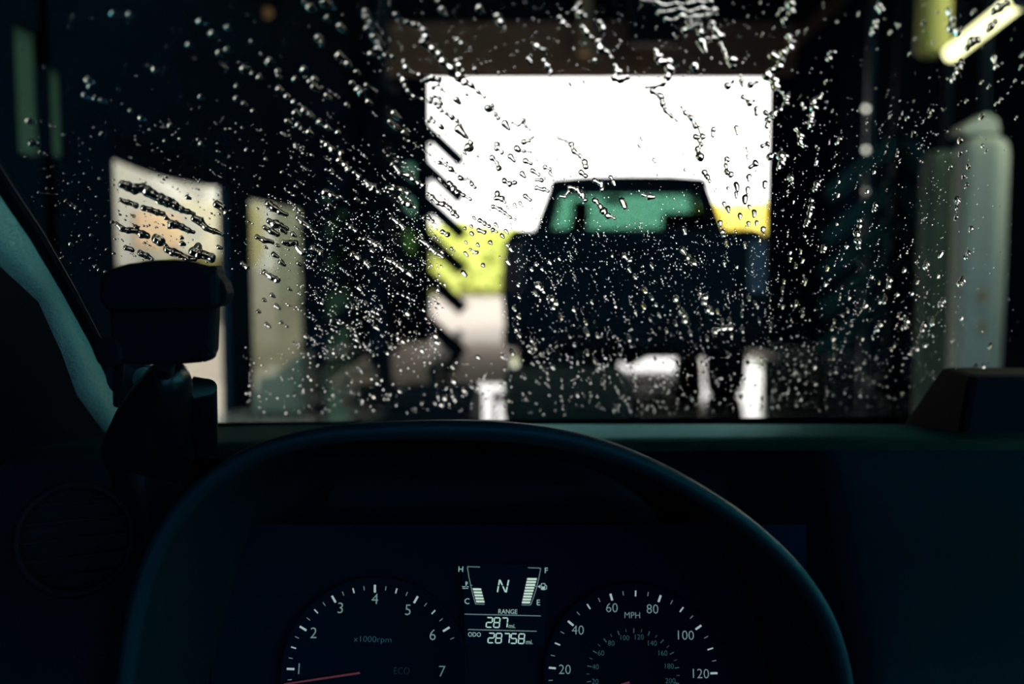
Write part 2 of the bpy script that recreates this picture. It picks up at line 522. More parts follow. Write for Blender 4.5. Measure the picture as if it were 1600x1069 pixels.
def strip_mesh(L, droop, w, th, name):
    """one flexible foam strip leaving the shaft along +x and sagging, with a blunt end"""
    mb = MB()
    n = 7
    pts = []
    for i in range(n+1):
        t = i/n
        pts.append((L*t, -L*(droop*t + 0.05*t*t)))
    vs, fs = [], []
    for i, (x, z) in enumerate(pts):
        d = Vector((pts[min(i+1, n)][0]-pts[max(i-1, 0)][0], 0, pts[min(i+1, n)][1]-pts[max(i-1, 0)][1])).normalized()
        nrm = Vector((-d.z, 0, d.x))
        hw = w/2 * (0.75 if i in (0, n) else 1)
        for sy, sn in ((-1, -1), (1, -1), (1, 1), (-1, 1)):
            vs.append((x + nrm.x*sn*th/2, sy*hw, z + nrm.z*sn*th/2))
    for i in range(n):
        for k in range(4):
            a, b = i*4+k, i*4+(k+1) % 4
            fs.append((a, b, b+4, a+4))
    fs += [(3, 2, 1, 0), (n*4, n*4+1, n*4+2, n*4+3)]
    me = bpy.data.meshes.new(name)
    me.from_pydata(vs, [], fs)
    return me

def side_brush(px, Y, tiers, L, droop, m, label, az, z_top):
    c = at(px, 400, Y)
    t = thing('side_brush', (c[0], Y, 0), label, 'brush', 'tall side brushes of the car wash')
    MB().tube([(c[0], Y, 0.12), (c[0], Y, ZC-0.3)], 0.07, 14).build('shaft', M_steel, t, smooth=True)
    MB().tube([(c[0], Y, 0), (c[0], Y, 0.05), (c[0], Y, 0.12)], [0.24, 0.22, 0.12], 20).build('foot', M_steel, t, smooth=True)
    MB().box((c[0]-0.2, Y-0.2, ZC-0.32), (c[0]+0.2, Y+0.2, ZC)).build('motor_box', M_steel, t, bevel=0.02)
    me = strip_mesh(L, droop, 0.13, 0.12, 'foam_strip')
    me.materials.append(m)
    for i, z in enumerate(tiers):
        hub = MB().tube([(c[0], Y, z-0.03), (c[0], Y, z+0.03)], 0.13, 16).build('hub', M_steel, t, smooth=True)
        for a in az:
            o = bpy.data.objects.new('foam_strip', me)
            COL.objects.link(o)
            o.parent = hub
            o.location = (0, 0, z)
            o.rotation_euler = (0, RNG.uniform(-.03, .03), a + RNG.uniform(-.05, .05))
    return t
zt = [at(600, y, 8.6)[2] for y in (140, 197, 255, 310, 372, 440)]
side_brush(598, 8.6, zt, 0.69, 0.86, M_foam, 'dark side brush with drooping foam strips left of the exit', (0.0, 0.5*math.pi, math.pi, 1.5*math.pi), ZC)
zt = [at(1400, y, 9.2)[2] for y in (215, 285, 345, 400, 460)]
side_brush(1402, 9.2, zt, 0.68, 0.72, M_foam_teal, 'teal side brush with drooping foam strips in the shade right of the exit', (math.pi, 0.4*math.pi, 1.55*math.pi), ZC)

# pale foam rolls under the lamp on the right, one behind the other
M_roll = mat('pale_grey_foam', (0.5328, 0.6048, 0.5328), 0.9, noise=(14, (0.4752, 0.5616, 0.4896), 3))
M_roll2 = mat('sea_green_foam', (0.0992, 0.1674, 0.1364), 0.9)
def foam_roll(cx, Y, r, ztop, m, label, tip):
    t = thing('foam_roll', (cx, Y, 0), label, 'brush', 'foam rolls by the right wall')
    seg, vs, fs = 40, [], []
    prof = [(0.0, 1.0), (0.12, 1.0), (0.5*ztop, 1.03), (ztop-0.12, 1.0), (ztop-0.05, 0.93), (ztop-0.015, 0.75), (ztop, 0.4)]
    for z, k in prof:
        for i in range(seg):
            a = 2*math.pi*i/seg
            rr = r*k*(1 + 0.07*math.cos(5*a + 0.4))            # soft lengthwise folds
            vs.append((cx + rr*math.cos(a), Y + rr*math.sin(a), z))
    for j in range(len(prof)-1):
        for i in range(seg):
            a, b = j*seg+i, j*seg+(i+1) % seg
            fs.append((a, b, b+seg, a+seg))
    fs.append(tuple(range(seg-1, -1, -1))); fs.append(tuple((len(prof)-1)*seg+i for i in range(seg)))
    mb = MB(); mb.add(vs, fs); mb.build('foam', m, t, smooth=True)
    MB().tube([(cx, Y, ztop-0.02), (cx, Y, ZC)], 0.03, 10).build('spindle', M_steel, t, smooth=True)
    if tip:
        mb = MB()
        p = [at(1490, 212, Y), at(1553, 212, Y), at(1549, 190, Y), at(1534, 180, Y), at(1498, 200, Y)]
        mb.prism([(q[0], q[2]) for q in p], Y-0.1, Y+0.1)
        mb.build('top_bracket', m, t, bevel=0.012)
        for y_ in (462, 512):
            q = at(1540, y_, Y-r*0.97)
            MB().tube([(q[0], Y-r*1.02, q[2]), (q[0], Y-r*0.9, q[2])], 0.045, 16).build('amber_reflector', mat('amber_plastic', (0.4312, 0.2415, 0.092), 0.5), t, smooth=True)
    return t
cx = at(1529, 400, 6.8)[0]
foam_roll(cx, 6.8, 37/F*6.8, at(1529, 214, 6.8)[2], M_roll, 'pale grey foam roll standing under the tube lamp', True)
cx = at(1472, 400, 7.5)[0]
foam_roll(cx, 7.5, 34/F*7.5, at(1472, 236, 7.5)[2], M_roll2, 'sea green foam roll half hidden behind the pale roll', False)

# tube lamp and yellow pipe in the upper right
p0, p1 = at(1592, 0, 5.75), at(1486, 84, 6.6)
d = (p1-p0)/np.linalg.norm(p1-p0)
lamp = thing('tube_lamp', p0, 'bright slanting tube lamp in the upper right corner', 'lamp')
MB().tube([p0, p1], 0.052, 16).build('tube', mat('lamp_glow', (0.9, 0.9, 0.7), 0.5, emit=(1.0, 0.98, 0.50), strength=2.6), lamp, smooth=True)
for k, (e, s) in enumerate(((p0, -1), (p1, 1))):
    MB().tube([e, e + s*d*0.05], 0.056, 16).build('end_cap', M_steel, lamp, smooth=True)
hg = MB()
for e in (p0 + d*0.15, p1 - d*0.15):
    hg.tube([e + np.array([0, 0, 0.05]), (e[0], e[1], ZC)], 0.008, 8)
hg.build('hanger', M_steel, lamp)
c = at(1457, 88, 7.0)
yp = thing('yellow_pipe', (c[0], 7.0, ZC), 'thick yellow green pipe hanging beside the tube lamp', 'pipe')
MB().tube([(c[0], 7.0, c[2]), (c[0], 7.0, c[2]+0.03), (c[0], 7.0, ZC)], [0.085, 0.115, 0.115], 24).build('tube', mat('yellow_plastic', (0.736, 0.72, 0.192), 0.55), yp, smooth=True)
MB().tube([(c[0], 7.0, ZC-0.08), (c[0], 7.0, ZC)], 0.16, 24).build('flange', M_steel, yp, smooth=True)
# spray arch post with pilot lights
c = at(1353, 400, 9.6)
sp = thing('spray_post', (c[0], 9.6, 0), 'thin dark spray post with pilot lights right of the exit', 'post')
MB().tube([(c[0], 9.6, 0), (c[0], 9.6, ZC)], 0.04, 14).build('pipe', mat('blue_grey_pipe', (0.0345, 0.0633, 0.0747), 0.4), sp, smooth=True)
for y, s in ((170, 3.0), (234, 2.7), (299, 0.5)):
    q = at(1353, y, 9.55)
    g = MB().ball((q[0], 9.55, q[2]), 0.022, 12, 8).build('pilot_light', mat('pilot_glow_%d' % y, (0.5, 0.5, 0.45), 0.4, emit=(0.8, 0.8, 0.68), strength=s), sp, smooth=True)
for y in (205, 268, 335, 400):
    q = at(1353, y, 9.55)
    MB().tube([(q[0]-0.02, 9.58, q[2]), (q[0]-0.09, 9.52, q[2]-0.01)], [0.018, 0.012], 10).build('nozzle', M_steel, sp, smooth=True)
# small amber lamp high on the left wall
q = at(424, 20, 7.4)
al = thing('amber_lamp', (XL, q[1], q[2]), 'faint amber lamp high on the left wall', 'lamp')
q = at(424, 20, -XL/((800-424)/F)*0.98)
al.location = (XL, q[1], q[2]); ORG[al.name] = (XL, q[1], q[2])
MB().box((XL, q[1]-0.06, q[2]-0.06), (XL+0.04, q[1]+0.06, q[2]+0.06)).build('bracket', M_steel, al, bevel=0.005)
MB().ball((XL+0.06, q[1], q[2]), 0.045, 14, 10).build('lens', mat('amber_lens', (0.1725, 0.0805, 0.0115), 0.4, emit=(1.0, 0.5, 0.14), strength=0.06), al, smooth=True)

tr_ = thing('conveyor_trough', (-0.53, 6.9, 0), 'low dark conveyor trough on the floor left of the truck', 'conveyor')
MB().box((-0.84, 6.2, 0), (-0.22, 7.6, 0.20)).build('trough', M_steel, tr_, bevel=0.02)
for y_ in (6.4, 6.75, 7.1, 7.45):
    MB().tube([(-0.80, y_, 0.21), (-0.26, y_, 0.21)], 0.05, 14).build('roller', M_steel, tr_, smooth=True)

# guide rail, hoop and cabinet at the foot of the left wall
M_galv = mat('galvanised_steel', (0.2012, 0.1898, 0.1725), 0.5, metal=0.4)
gr = thing('guide_rail', (at(700, 0, 8.4)[0], 8.4, 0), 'tubular steel guide rail on the floor left of the truck', 'rail')
x0 = -0.62
MB().tube([(x0, 7.75, 0.32), (x0, 9.0, 0.32), (x0, 11.6, 0.32)], 0.05, 12).build('tube', M_steel, gr, smooth=True)
for y in (7.85, 9.2, 10.4, 11.5):
    MB().tube([(x0, y, 0), (x0, y, 0.29)], 0.04, 10).build('leg', M_steel, gr, smooth=True)
a, b = at(526, 582, 8.6), at(598, 582, 8.6)
hoop = thing('steel_hoop', (0.5*(a[0]+b[0]), 8.6, 0), 'grey steel hoop standing low beside the left wall', 'guard')
pts = [(a[0], 9.0, 0)] + [(a[0] + (b[0]-a[0])*(0.5-0.5*math.cos(t)), 9.0, a[2] - 0.14 + 0.12*math.sin(t)) for t in np.linspace(0, math.pi, 13)] + [(b[0], 9.0, 0)]
MB().tube(pts, 0.055, 12).build('tube', M_galv, hoop, smooth=True)
for e in (pts[0], pts[-1]):
    MB().box((e[0]-0.09, 8.91, 0), (e[0]+0.09, 9.09, 0.02)).build('foot_plate', M_galv, hoop)
a, b = at(398, 612, 7.6), at(474, 556, 7.6)
cb = thing('sloping_cabinet', (0.5*(a[0]+b[0]), 7.6, 0), 'teal sloping cabinet below the grey left window', 'cabinet')
mb = MB()
mb.prism([(a[0], 0.03), (b[0], 0.03), (b[0], b[2]), (b[0]-0.04, b[2]), (a[0], a[2])], 7.55, 7.95)
mb.build('body', mat('teal_cabinet', (0.023, 0.0489, 0.0431), 0.6), cb, bevel=0.01)
MB().box((a[0]+0.05, 7.535, 0.1), (b[0]-0.05, 7.552, 0.30)).build('door', mat('teal_cabinet', (0., 0., 0.)), cb)
MB().box((a[0]-0.02, 7.57, 0), (b[0]-0.02, 7.93, 0.03)).build('plinth', M_steel, cb)

# ================================================================== pickup truck (local: x right, y forward from the tailgate, z up)
M_paint = mat('navy_black_paint', (0.0023, 0.008, 0.0167), 0.5, spec=0.04)
M_tyre = mat('tyre_rubber', (0.0023, 0.0057, 0.0115), 0.85, spec=0.03)
M_trim = mat('black_trim', (0.0023, 0.0063, 0.0126), 0.7, spec=0.03)
M_chrome = mat('chrome', (0.65, 0.63, 0.6), 0.18, metal=1.0)
tc_ = at(989, 641, 7.8)
YAW = -0.086
truck = thing('pickup_truck', (tc_[0], 7.8, 0), 'dark pickup truck seen from behind at the exit', 'truck', rz=YAW)
truck.scale = (1.03, 1.0, 1.005)
def bed_out(zb):
    return [(-1.0 + 0.02*(zb < 0.7), zb), (-1.01, 0.9), (-1.005, 1.18), (-0.985, 1.33), (-0.95, 1.40), (-0.90, 1.425), (-0.80, 1.425), (-0.80, zb)]
for s in (-1, 1):
    mb = MB()
    for y0, y1, zb in ((0.0, 0.46, 0.52), (0.46, 1.42, 0.86), (1.42, 1.76, 0.52)):
        pl = [(s*x, z) for x, z in bed_out(zb)]
        mb.prism(pl if s > 0 else pl[::-1], y0, y1)
    mb.build('bed_side', M_paint, truck)
    MB().box((min(s*0.99, s*0.84), -0.02, 0.92), (max(s*0.99, s*0.84), 0.05, 1.34)).build('tail_light', mat('dark_red_lens', (0.0201, 0.0023, 0.0023), 0.25), truck, bevel=0.012)
MB().box((-0.80, 0.1, 0.62), (0.80, 1.76, 0.68)).build('bed_floor', M_trim, truck)
MB().box((-0.80, 1.70, 0.62), (0.80, 1.76, 1.42)).build('bed_front', M_paint, truck)
tg = MB().box((-0.83, 0.0, 0.64), (0.83, 0.07, 1.42)).build('tailgate', M_paint, truck, bevel=0.015)
MB().box((-0.13, -0.012, 1.20), (0.13, 0.0, 1.29)).build('handle', M_trim, tg, bevel=0.006)
MB().box((-0.70, -0.01, 0.78), (0.70, 0.0, 1.10)).build('pressed_panel', M_paint, tg, bevel=0.009)
bp = MB()
bp.prism([(-0.97, 0.50), (0.97, 0.50), (0.99, 0.56), (0.99, 0.66), (-0.99, 0.66), (-0.99, 0.56)], -0.16, -0.02)
bp = bp.build('rear_bumper', M_trim, truck, bevel=0.02)
MB().box((-0.16, -0.172, 0.53), (0.16, -0.16, 0.64)).build('plate_recess', M_steel, bp)
for x in (-0.58, -0.42):
    MB().tube([(x, -0.17, 0.42), (x, 0.3, 0.44)], 0.045, 14).build('exhaust_tip', M_chrome, truck, smooth=True)
# cab
cbm = MB()
cbm.prism([(-0.95, 0.5), (0.95, 0.5), (0.985, 0.9), (0.97, 1.2), (0.915, 1.40), (-0.915, 1.40), (-0.97, 1.2), (-0.985, 0.9)][::-1], 1.80, 3.80)
cbm.build('cab_body', M_paint, truck)
hd = MB()
hd.hexa([(-0.93, 3.80, 0.55), (0.93, 3.80, 0.55), (0.85, 5.0, 0.55), (-0.85, 5.0, 0.55), (-0.88, 3.80, 1.28), (0.88, 3.80, 1.28), (0.78, 4.95, 1.12), (-0.78, 4.95, 1.12)])
hd.build('engine_hood', M_paint, truck, bevel=0.03)
rf = MB()
prof = [(-0.75, 1.87), (-0.75, 1.915), (-0.71, 1.965), (-0.4, 1.99), (0, 1.995), (0.4, 1.99), (0.71, 1.965), (0.75, 1.915), (0.75, 1.87)]
rf.prism(prof[::-1], 1.93, 3.2)
rf.build('roof', M_paint, truck, smooth=True)
def pillar(x0, y0, z0, x1, y1, z1, wx, wy_):
    return MB().hexa([(x0-wx/2, y0-wy_/2, z0), (x0+wx/2, y0-wy_/2, z0), (x0+wx/2, y0+wy_/2, z0), (x0-wx/2, y0+wy_/2, z0),
                      (x1-wx/2*0.8, y1-wy_/2, z1), (x1+wx/2*0.8, y1-wy_/2, z1), (x1+wx/2*0.8, y1+wy_/2, z1), (x1-wx/2*0.8, y1+wy_/2, z1)])
for s in (-1, 1):
    pillar(s*0.84, 1.85, 1.38, s*0.675, 1.98, 1.90, 0.15, 0.1).build('cab_pillar', M_paint, truck)
    pillar(s*0.875, 2.7, 1.38, s*0.70, 2.65, 1.90, 0.07, 0.14).build('cab_pillar', M_paint, truck)
    pillar(s*0.86, 3.74, 1.36, s*0.69, 3.16, 1.90, 0.07, 0.1).build('cab_pillar', M_paint, truck)
MB().hexa([(-0.8, 1.81, 1.38), (0.8, 1.81, 1.38), (0.8, 1.87, 1.38), (-0.8, 1.87, 1.38), (-0.78, 1.83, 1.475), (0.78, 1.83, 1.475), (0.78, 1.89, 1.475), (-0.78, 1.89, 1.475)]).build('window_rail', M_paint, truck)
MB().hexa([(-0.70, 1.91, 1.80), (0.70, 1.91, 1.80), (0.70, 1.97, 1.80), (-0.70, 1.97, 1.80), (-0.68, 1.93, 1.90), (0.68, 1.93, 1.90), (0.68, 1.99, 1.90), (-0.68, 1.99, 1.90)]).build('window_rail', M_paint, truck)
M_tg = pane_mat('green_cab_glass', (0.25, 0.385, 0.335))
MB().hexa([(-0.78, 1.845, 1.46), (0.78, 1.845, 1.46), (0.78, 1.85, 1.46), (-0.78, 1.85, 1.46), (-0.66, 1.945, 1.82), (0.66, 1.945, 1.82), (0.66, 1.95, 1.82), (-0.66, 1.95, 1.82)]).build('rear_window', M_tg, truck)
M_tw = pane_mat('clear_cab_glass', (0.74, 0.88, 0.82))
MB().hexa([(-0.83, 3.745, 1.38), (0.83, 3.745, 1.38), (0.83, 3.75, 1.38), (-0.83, 3.75, 1.38), (-0.66, 3.165, 1.88), (0.66, 3.165, 1.88), (0.66, 3.17, 1.88), (-0.66, 3.17, 1.88)]).build('front_window', M_tw, truck)
for x, zt_, w, tilt in ((-0.50, 1.775, 0.17, 0.05), (0.56, 1.655, 0.42, 0.0)):
    st = MB().hexa([(x-w*0.62, 2.45, 1.25), (x+w*0.62, 2.45, 1.25), (x+w*0.62, 2.62, 1.25), (x-w*0.62, 2.62, 1.25),
                    (x-w*0.5+tilt, 2.40, zt_-0.12), (x+w*0.5+tilt, 2.40, zt_-0.12), (x+w*0.5+tilt, 2.52, zt_-0.12), (x-w*0.5+tilt, 2.52, zt_-0.12)]).build('seat_back', M_trim, truck, bevel=0.03)
    MB().box((x-w*0.5+tilt, 2.39, zt_-0.15), (x+w*0.5+tilt, 2.50, zt_)).build('headrest', M_trim, st, bevel=0.04)
MB().box((-0.22, 3.1, 1.77), (-0.02, 3.13, 1.85)).build('rear_view_mirror', M_trim, truck, bevel=0.02)
# running gear
def wheel(x, y, r=0.385, w=0.27):
    n = 28
    mb = MB()
    prof = [(-w/2, r*0.66), (-w/2, r*0.93), (-w/2*0.8, r), (w/2*0.8, r), (w/2, r*0.93), (w/2, r*0.66)]
    vs, fs = [], []
    for dx, rr in prof:
        for k in range(n):
            a = 2*math.pi*k/n
            vs.append((x+dx, y+rr*math.cos(a), r+rr*math.sin(a)))
    m_ = len(prof)
    for j in range(m_):
        for k in range(n):
            a, b = j*n+k, j*n+(k+1) % n
            c_, d_ = ((j+1) % m_)*n+(k+1) % n, ((j+1) % m_)*n+k
            fs.append((a, b, c_, d_))
    mb.add(vs, fs)
    t = mb.build('tyre', M_tyre, truck)
    MB().tube([(x-w*0.3, y, r), (x+w*0.3, y, r)], r*0.67, n).build('wheel_rim', M_steel, t)
for s in (-1, 1):
    wheel(s*0.80, 0.94); wheel(s*0.80, 4.35)
MB().tube([(-0.66, 0.94, 0.385), (-0.16, 0.94, 0.385), (0, 0.94, 0.385), (0.16, 0.94, 0.385), (0.66, 0.94, 0.385)], [0.05, 0.06, 0.15, 0.06, 0.05], 14).build('rear_axle', M_trim, truck, smooth=True)
for s in (-1, 1):
    MB().bar((s*0.52, 0.3, 0.50), (s*0.52, 1.6, 0.50), 0.07, 0.06).build('leaf_spring', M_trim, truck)
    MB().box((s*0.45-0.05, 0.1, 0.53), (s*0.45+0.05, 3.8, 0.64)).build('frame_rail', M_trim, truck)
MB().tube([(-0.05, 1.9, 0.56), (-0.05, 1.9, 0.40)], 0.36, 24).build('spare_tyre', M_tyre, truck, smooth=True)
MB().box((-0.74, 0.35, 0.24), (-0.10, 0.75, 0.52)).build('muffler', M_trim, truck, bevel=0.05)
MB().box((-0.92, 4.95, 0.27), (0.92, 5.12, 0.72)).build('front_bumper', M_trim, truck, bevel=0.03)
MB().box((-0.5, 3.6, 0.30), (0.5, 4.9, 0.60)).build('engine_pan', M_trim, truck, bevel=0.04)
# rolling wheel brush lying on the floor behind the truck
wz = 0.22
a_, b_ = at(786, 600, 7.0), at(980, 600, 7.0)
wbr = thing('wheel_brush', (0.5*(a_[0]+b_[0]), 7.0, 0), 'dark rolling wheel brush lying on the floor behind the truck', 'brush')
seg_ = 48
vs_, fs_w = [], []
for x_, k_ in ((a_[0], 0.55), (a_[0]+0.03, 0.95), (a_[0]+0.1, 1.0), (b_[0]-0.1, 1.0), (b_[0]-0.03, 0.95), (b_[0], 0.55)):
    for i_ in range(seg_):
        an = 2*math.pi*i_/seg_
        r_ = wz*k_*(1.0 if i_ % 2 else 0.94)
        vs_.append((x_, 7.0+r_*math.cos(an), wz+r_*math.sin(an)))
for j_ in range(5):
    for i_ in range(seg_):
        p_, q_ = j_*seg_+i_, j_*seg_+(i_+1) % seg_
        fs_w.append((p_, p_+seg_, q_+seg_, q_))
fs_w += [tuple(range(seg_)), tuple(5*seg_+i_ for i_ in range(seg_-1, -1, -1))]
mb = MB(); mb.add(vs_, fs_w); mb.build('bristles', mat('green_black_bristle', (0.0115, 0.0201, 0.019), 0.7), wbr)
MB().tube([(a_[0]-0.08, 7.0, wz), (b_[0]+0.05, 7.0, wz)], 0.03, 12).build('axle', M_steel, wbr, smooth=True)
for x_ in (a_[0]-0.06, b_[0]+0.03):
    MB().box((x_-0.015, 6.94, 0), (x_+0.015, 7.06, wz+0.05)).build('bracket', M_steel, wbr)

# ================================================================== own car: glass, pillar, dash
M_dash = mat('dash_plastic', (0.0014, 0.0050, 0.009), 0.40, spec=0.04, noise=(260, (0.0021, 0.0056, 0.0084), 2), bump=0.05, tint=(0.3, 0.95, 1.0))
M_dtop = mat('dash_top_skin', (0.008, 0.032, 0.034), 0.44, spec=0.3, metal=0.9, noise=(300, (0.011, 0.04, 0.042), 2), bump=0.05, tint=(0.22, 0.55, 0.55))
M_matte = mat('matte_black_trim', (0.0006, 0.002, 0.004), 0.95, spec=0.0)
M_hood = mat('instrument_hood_skin', (0.002, 0.007, 0.012), 0.44, spec=0.14, noise=(300, (0.003, 0.009, 0.014), 2), bump=0.05, tint=(0.35, 0.95, 1.0))
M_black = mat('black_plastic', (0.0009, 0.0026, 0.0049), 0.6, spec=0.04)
M_gloss = mat('satin_black_plastic', (0.0009, 0.0026, 0.0046), 0.28, spec=0.2)
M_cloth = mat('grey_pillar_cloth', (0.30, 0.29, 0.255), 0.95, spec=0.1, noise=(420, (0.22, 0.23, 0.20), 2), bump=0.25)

def grid_faces(ni, nj, off=0, flip=False):
    f = []
    for i in range(ni-1):
        for j in range(nj-1):
            q = (off+i*nj+j, off+(i+1)*nj+j, off+(i+1)*nj+j+1, off+i*nj+j+1)
            f.append(q[::-1] if flip else q)
    return f

# windshield pane, 5 mm thick, curved and raked
ws = thing('windshield', (0.35, 1.05, 1.05), 'rain covered raked windshield with the view into the car wash', 'windshield')
Xs = np.linspace(-0.46, 1.16, 37); Ss = np.linspace(-0.005, 0.86, 21)
XX, SS = np.meshgrid(Xs, Ss, indexing='ij')
outer = glass_point(XX.ravel(), SS.ravel(), -0.0003)
inner = glass_point(XX.ravel(), SS.ravel(), -0.0050)
ni, nj = XX.shape
mb = MB()
fs = grid_faces(ni, nj) + grid_faces(ni, nj, ni*nj, True)
ring = [i*nj for i in range(ni)] + [(ni-1)*nj+j for j in range(1, nj)] + [i*nj+nj-1 for i in range(ni-2, -1, -1)] + [j for j in range(nj-2, 0, -1)]
for k in range(len(ring)):
    a, b = ring[k], ring[(k+1) % len(ring)]
    fs.append((b, a, a+ni*nj, b+ni*nj))
mb.add(np.concatenate([outer, inner]).tolist(), fs)
mb.build('pane', pane_mat('windshield_glass', (0.985, 0.99, 0.985), 1.33), ws, smooth=True)
# black border printed along the lower edge of the glass
bx, bs, _ = px_to_glass(np.linspace(-200, 1900, 40), 650 - (np.linspace(-200, 1900, 40) - 800)*0.008)
pts = []
for X, s in zip(bx, bs):
    X = min(max(X, -0.45), 1.15)
    pts.append((X, s))
mb = MB()
vs = []
for X, s in pts:
    for ss in (-0.05, s):
        vs.append(glass_point(np.array(X), np.array(ss), -0.0056).tolist())
mb.add(vs, grid_faces(len(pts), 2))
o = mb.build('black_border', M_matte, ws)
sd = o.modifiers.new('thickness', 'SOLIDIFY'); sd.thickness = 0.0012; sd.offset = -1

# driver's side pillar trim
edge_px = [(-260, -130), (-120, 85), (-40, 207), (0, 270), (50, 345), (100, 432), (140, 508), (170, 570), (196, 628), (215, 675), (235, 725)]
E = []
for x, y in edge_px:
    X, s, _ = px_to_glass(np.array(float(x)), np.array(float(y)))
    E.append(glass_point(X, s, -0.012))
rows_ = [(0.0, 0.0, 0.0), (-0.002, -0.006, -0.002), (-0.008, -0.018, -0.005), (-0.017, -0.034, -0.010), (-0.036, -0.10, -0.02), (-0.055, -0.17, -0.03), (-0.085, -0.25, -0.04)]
vs = []
for i, e in enumerate(E):
    for j, r in enumerate(rows_):
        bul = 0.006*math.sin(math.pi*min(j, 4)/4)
        k_ = [1, 1, 1, 1, 0.95, 0.6, 0.75, 0.95, 0.8, 0.6, 0.5][i] if j < 4 else 1.0      # cloth edge cut to the outline of the lit lobes
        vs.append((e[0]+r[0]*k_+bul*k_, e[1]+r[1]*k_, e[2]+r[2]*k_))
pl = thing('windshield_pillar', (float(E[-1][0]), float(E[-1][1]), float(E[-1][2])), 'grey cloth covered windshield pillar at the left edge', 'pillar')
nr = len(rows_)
for nm, j0, j1, m_ in (('trim_cover', 0, 4, M_cloth), ('pillar_shade', 3, nr, M_black)):  # black rows stand in for the shaded side of the pillar
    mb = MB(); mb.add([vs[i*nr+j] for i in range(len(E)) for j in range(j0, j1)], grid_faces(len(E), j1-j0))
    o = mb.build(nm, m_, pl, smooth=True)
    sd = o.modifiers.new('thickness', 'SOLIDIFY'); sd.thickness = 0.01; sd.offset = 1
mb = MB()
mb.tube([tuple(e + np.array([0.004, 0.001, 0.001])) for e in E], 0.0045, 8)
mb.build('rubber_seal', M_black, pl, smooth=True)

# dashboard: lofted top, shaded front, raised tray at the far side
dash = thing('dashboard', (0.35, 0.8, 0.7), 'black plastic dashboard below the windshield', 'dashboard')
prof = [(1.075, 1.000), (1.045, 1.034), (1.0, 1.046), (0.955, 1.0575), (0.90, 1.063), (0.83, 1.0695), (0.808, 1.0685), (0.797, 1.063), (0.788, 1.046), (0.772, 0.99), (0.71, 0.93), (0.70, 0.86), (0.70, 0.70), (0.74, 0.55)]
xs_ = np.linspace(-0.44, 1.16, 61)
vs = []
for X in xs_:
    pull = 0.06 * ((X-0.35)/0.8)**2
    for y, z in prof:
        rec = 0.11 * min(1.0, max(0.0, (0.27-abs(X+0.015))/0.04)) * (y < 0.79)          # recess behind the gauges
        vs.append((X, min(y, yb(X)-0.016) - pull*(y < 0.95) + rec, z - 0.012*max(0, X-0.75)))
np_ = len(prof)
for nm, j0, j1, m_ in (('defroster_trim', 0, 4, M_matte), ('dash_top', 3, 8, M_dtop), ('dash_front', 7, np_, M_dash)):
    mb = MB(); mb.add([vs[i*np_+j] for i in range(len(xs_)) for j in range(j0, j1)], grid_faces(len(xs_), j1-j0, flip=True))
    o = mb.build(nm, m_, dash)
    o.data.shade_smooth()
# raised black tray at the right edge of the view
a = at(1490, 606, 0.90); b = at(1700, 606, 0.90)
mb = MB()
z0 = 1.045; zt_ = at(1500, 581, 0.90)[2]
mb.hexa([(a[0]-0.022, 0.84, z0), (b[0], 0.84, z0), (b[0], 0.975, z0), (a[0]-0.022, 0.975, z0), (a[0]+0.004, 0.875, zt_), (b[0], 0.875, zt_), (b[0], 0.94, zt_), (a[0]+0.004, 0.94, zt_)])
mb.build('raised_tray', M_black, dash, bevel=0.006)

# instrument hood: arched shell over the gauges
def hood_arc(Y, grow=0.0, n=37):
    """outline of the arch at depth Y in px terms; peak left of centre, falling away to both sides"""
    P = []
    px = [(165, 1250), (170, 1130), (180, 1030), (198, 920), (235, 825), (295, 750), (375, 697), (470, 668), (565, 658), (650, 654.5), (720, 653.5), (790, 656), (860, 664), (930, 679), (1000, 704), (1070, 738), (1140, 780), (1205, 830), (1265, 890), (1310, 960), (1335, 1040), (1345, 1130), (1350, 1250)]
    for x, y in px:
        p = at(x, y, 0.60)
        d = np.array([p[0] - at(740, 0, 0.60)[0], 0, p[2] - at(0, 1000, 0.60)[2]])
        d = d / np.linalg.norm(d)
        P.append((p[0] + grow*d[0], p[2] + grow*d[2]))
    return P
rim = [(0.600, -0.013), (0.5965, -0.0105), (0.595, -0.006), (0.597, -0.0015), (0.603, -0.0005), (0.630, -0.0075), (0.70, -0.024), (0.80, -0.046), (0.86, -0.075)]
vs = []
arcs = []
for Y, g in rim:
    arcs.append([(x, Y, z) for x, z in hood_arc(Y, g)])
inner_ = [(0.602, -0.0145), (0.66, -0.02), (0.74, -0.035)]
for Y, g in inner_:
    arcs.insert(0, [(x, Y, z) for x, z in hood_arc(Y, g)])
for k in range(len(arcs[0])):
    for r in arcs:
        vs.append(r[k])
mb = MB(); mb.add(vs, grid_faces(len(arcs[0]), len(arcs)))
o = mb.build('instrument_hood', M_hood, dash, smooth=True)
for p_ in o.data.polygons: p_.use_smooth = True
sb = o.modifiers.new('smooth', 'SUBSURF'); sb.levels = 2; sb.render_levels = 2

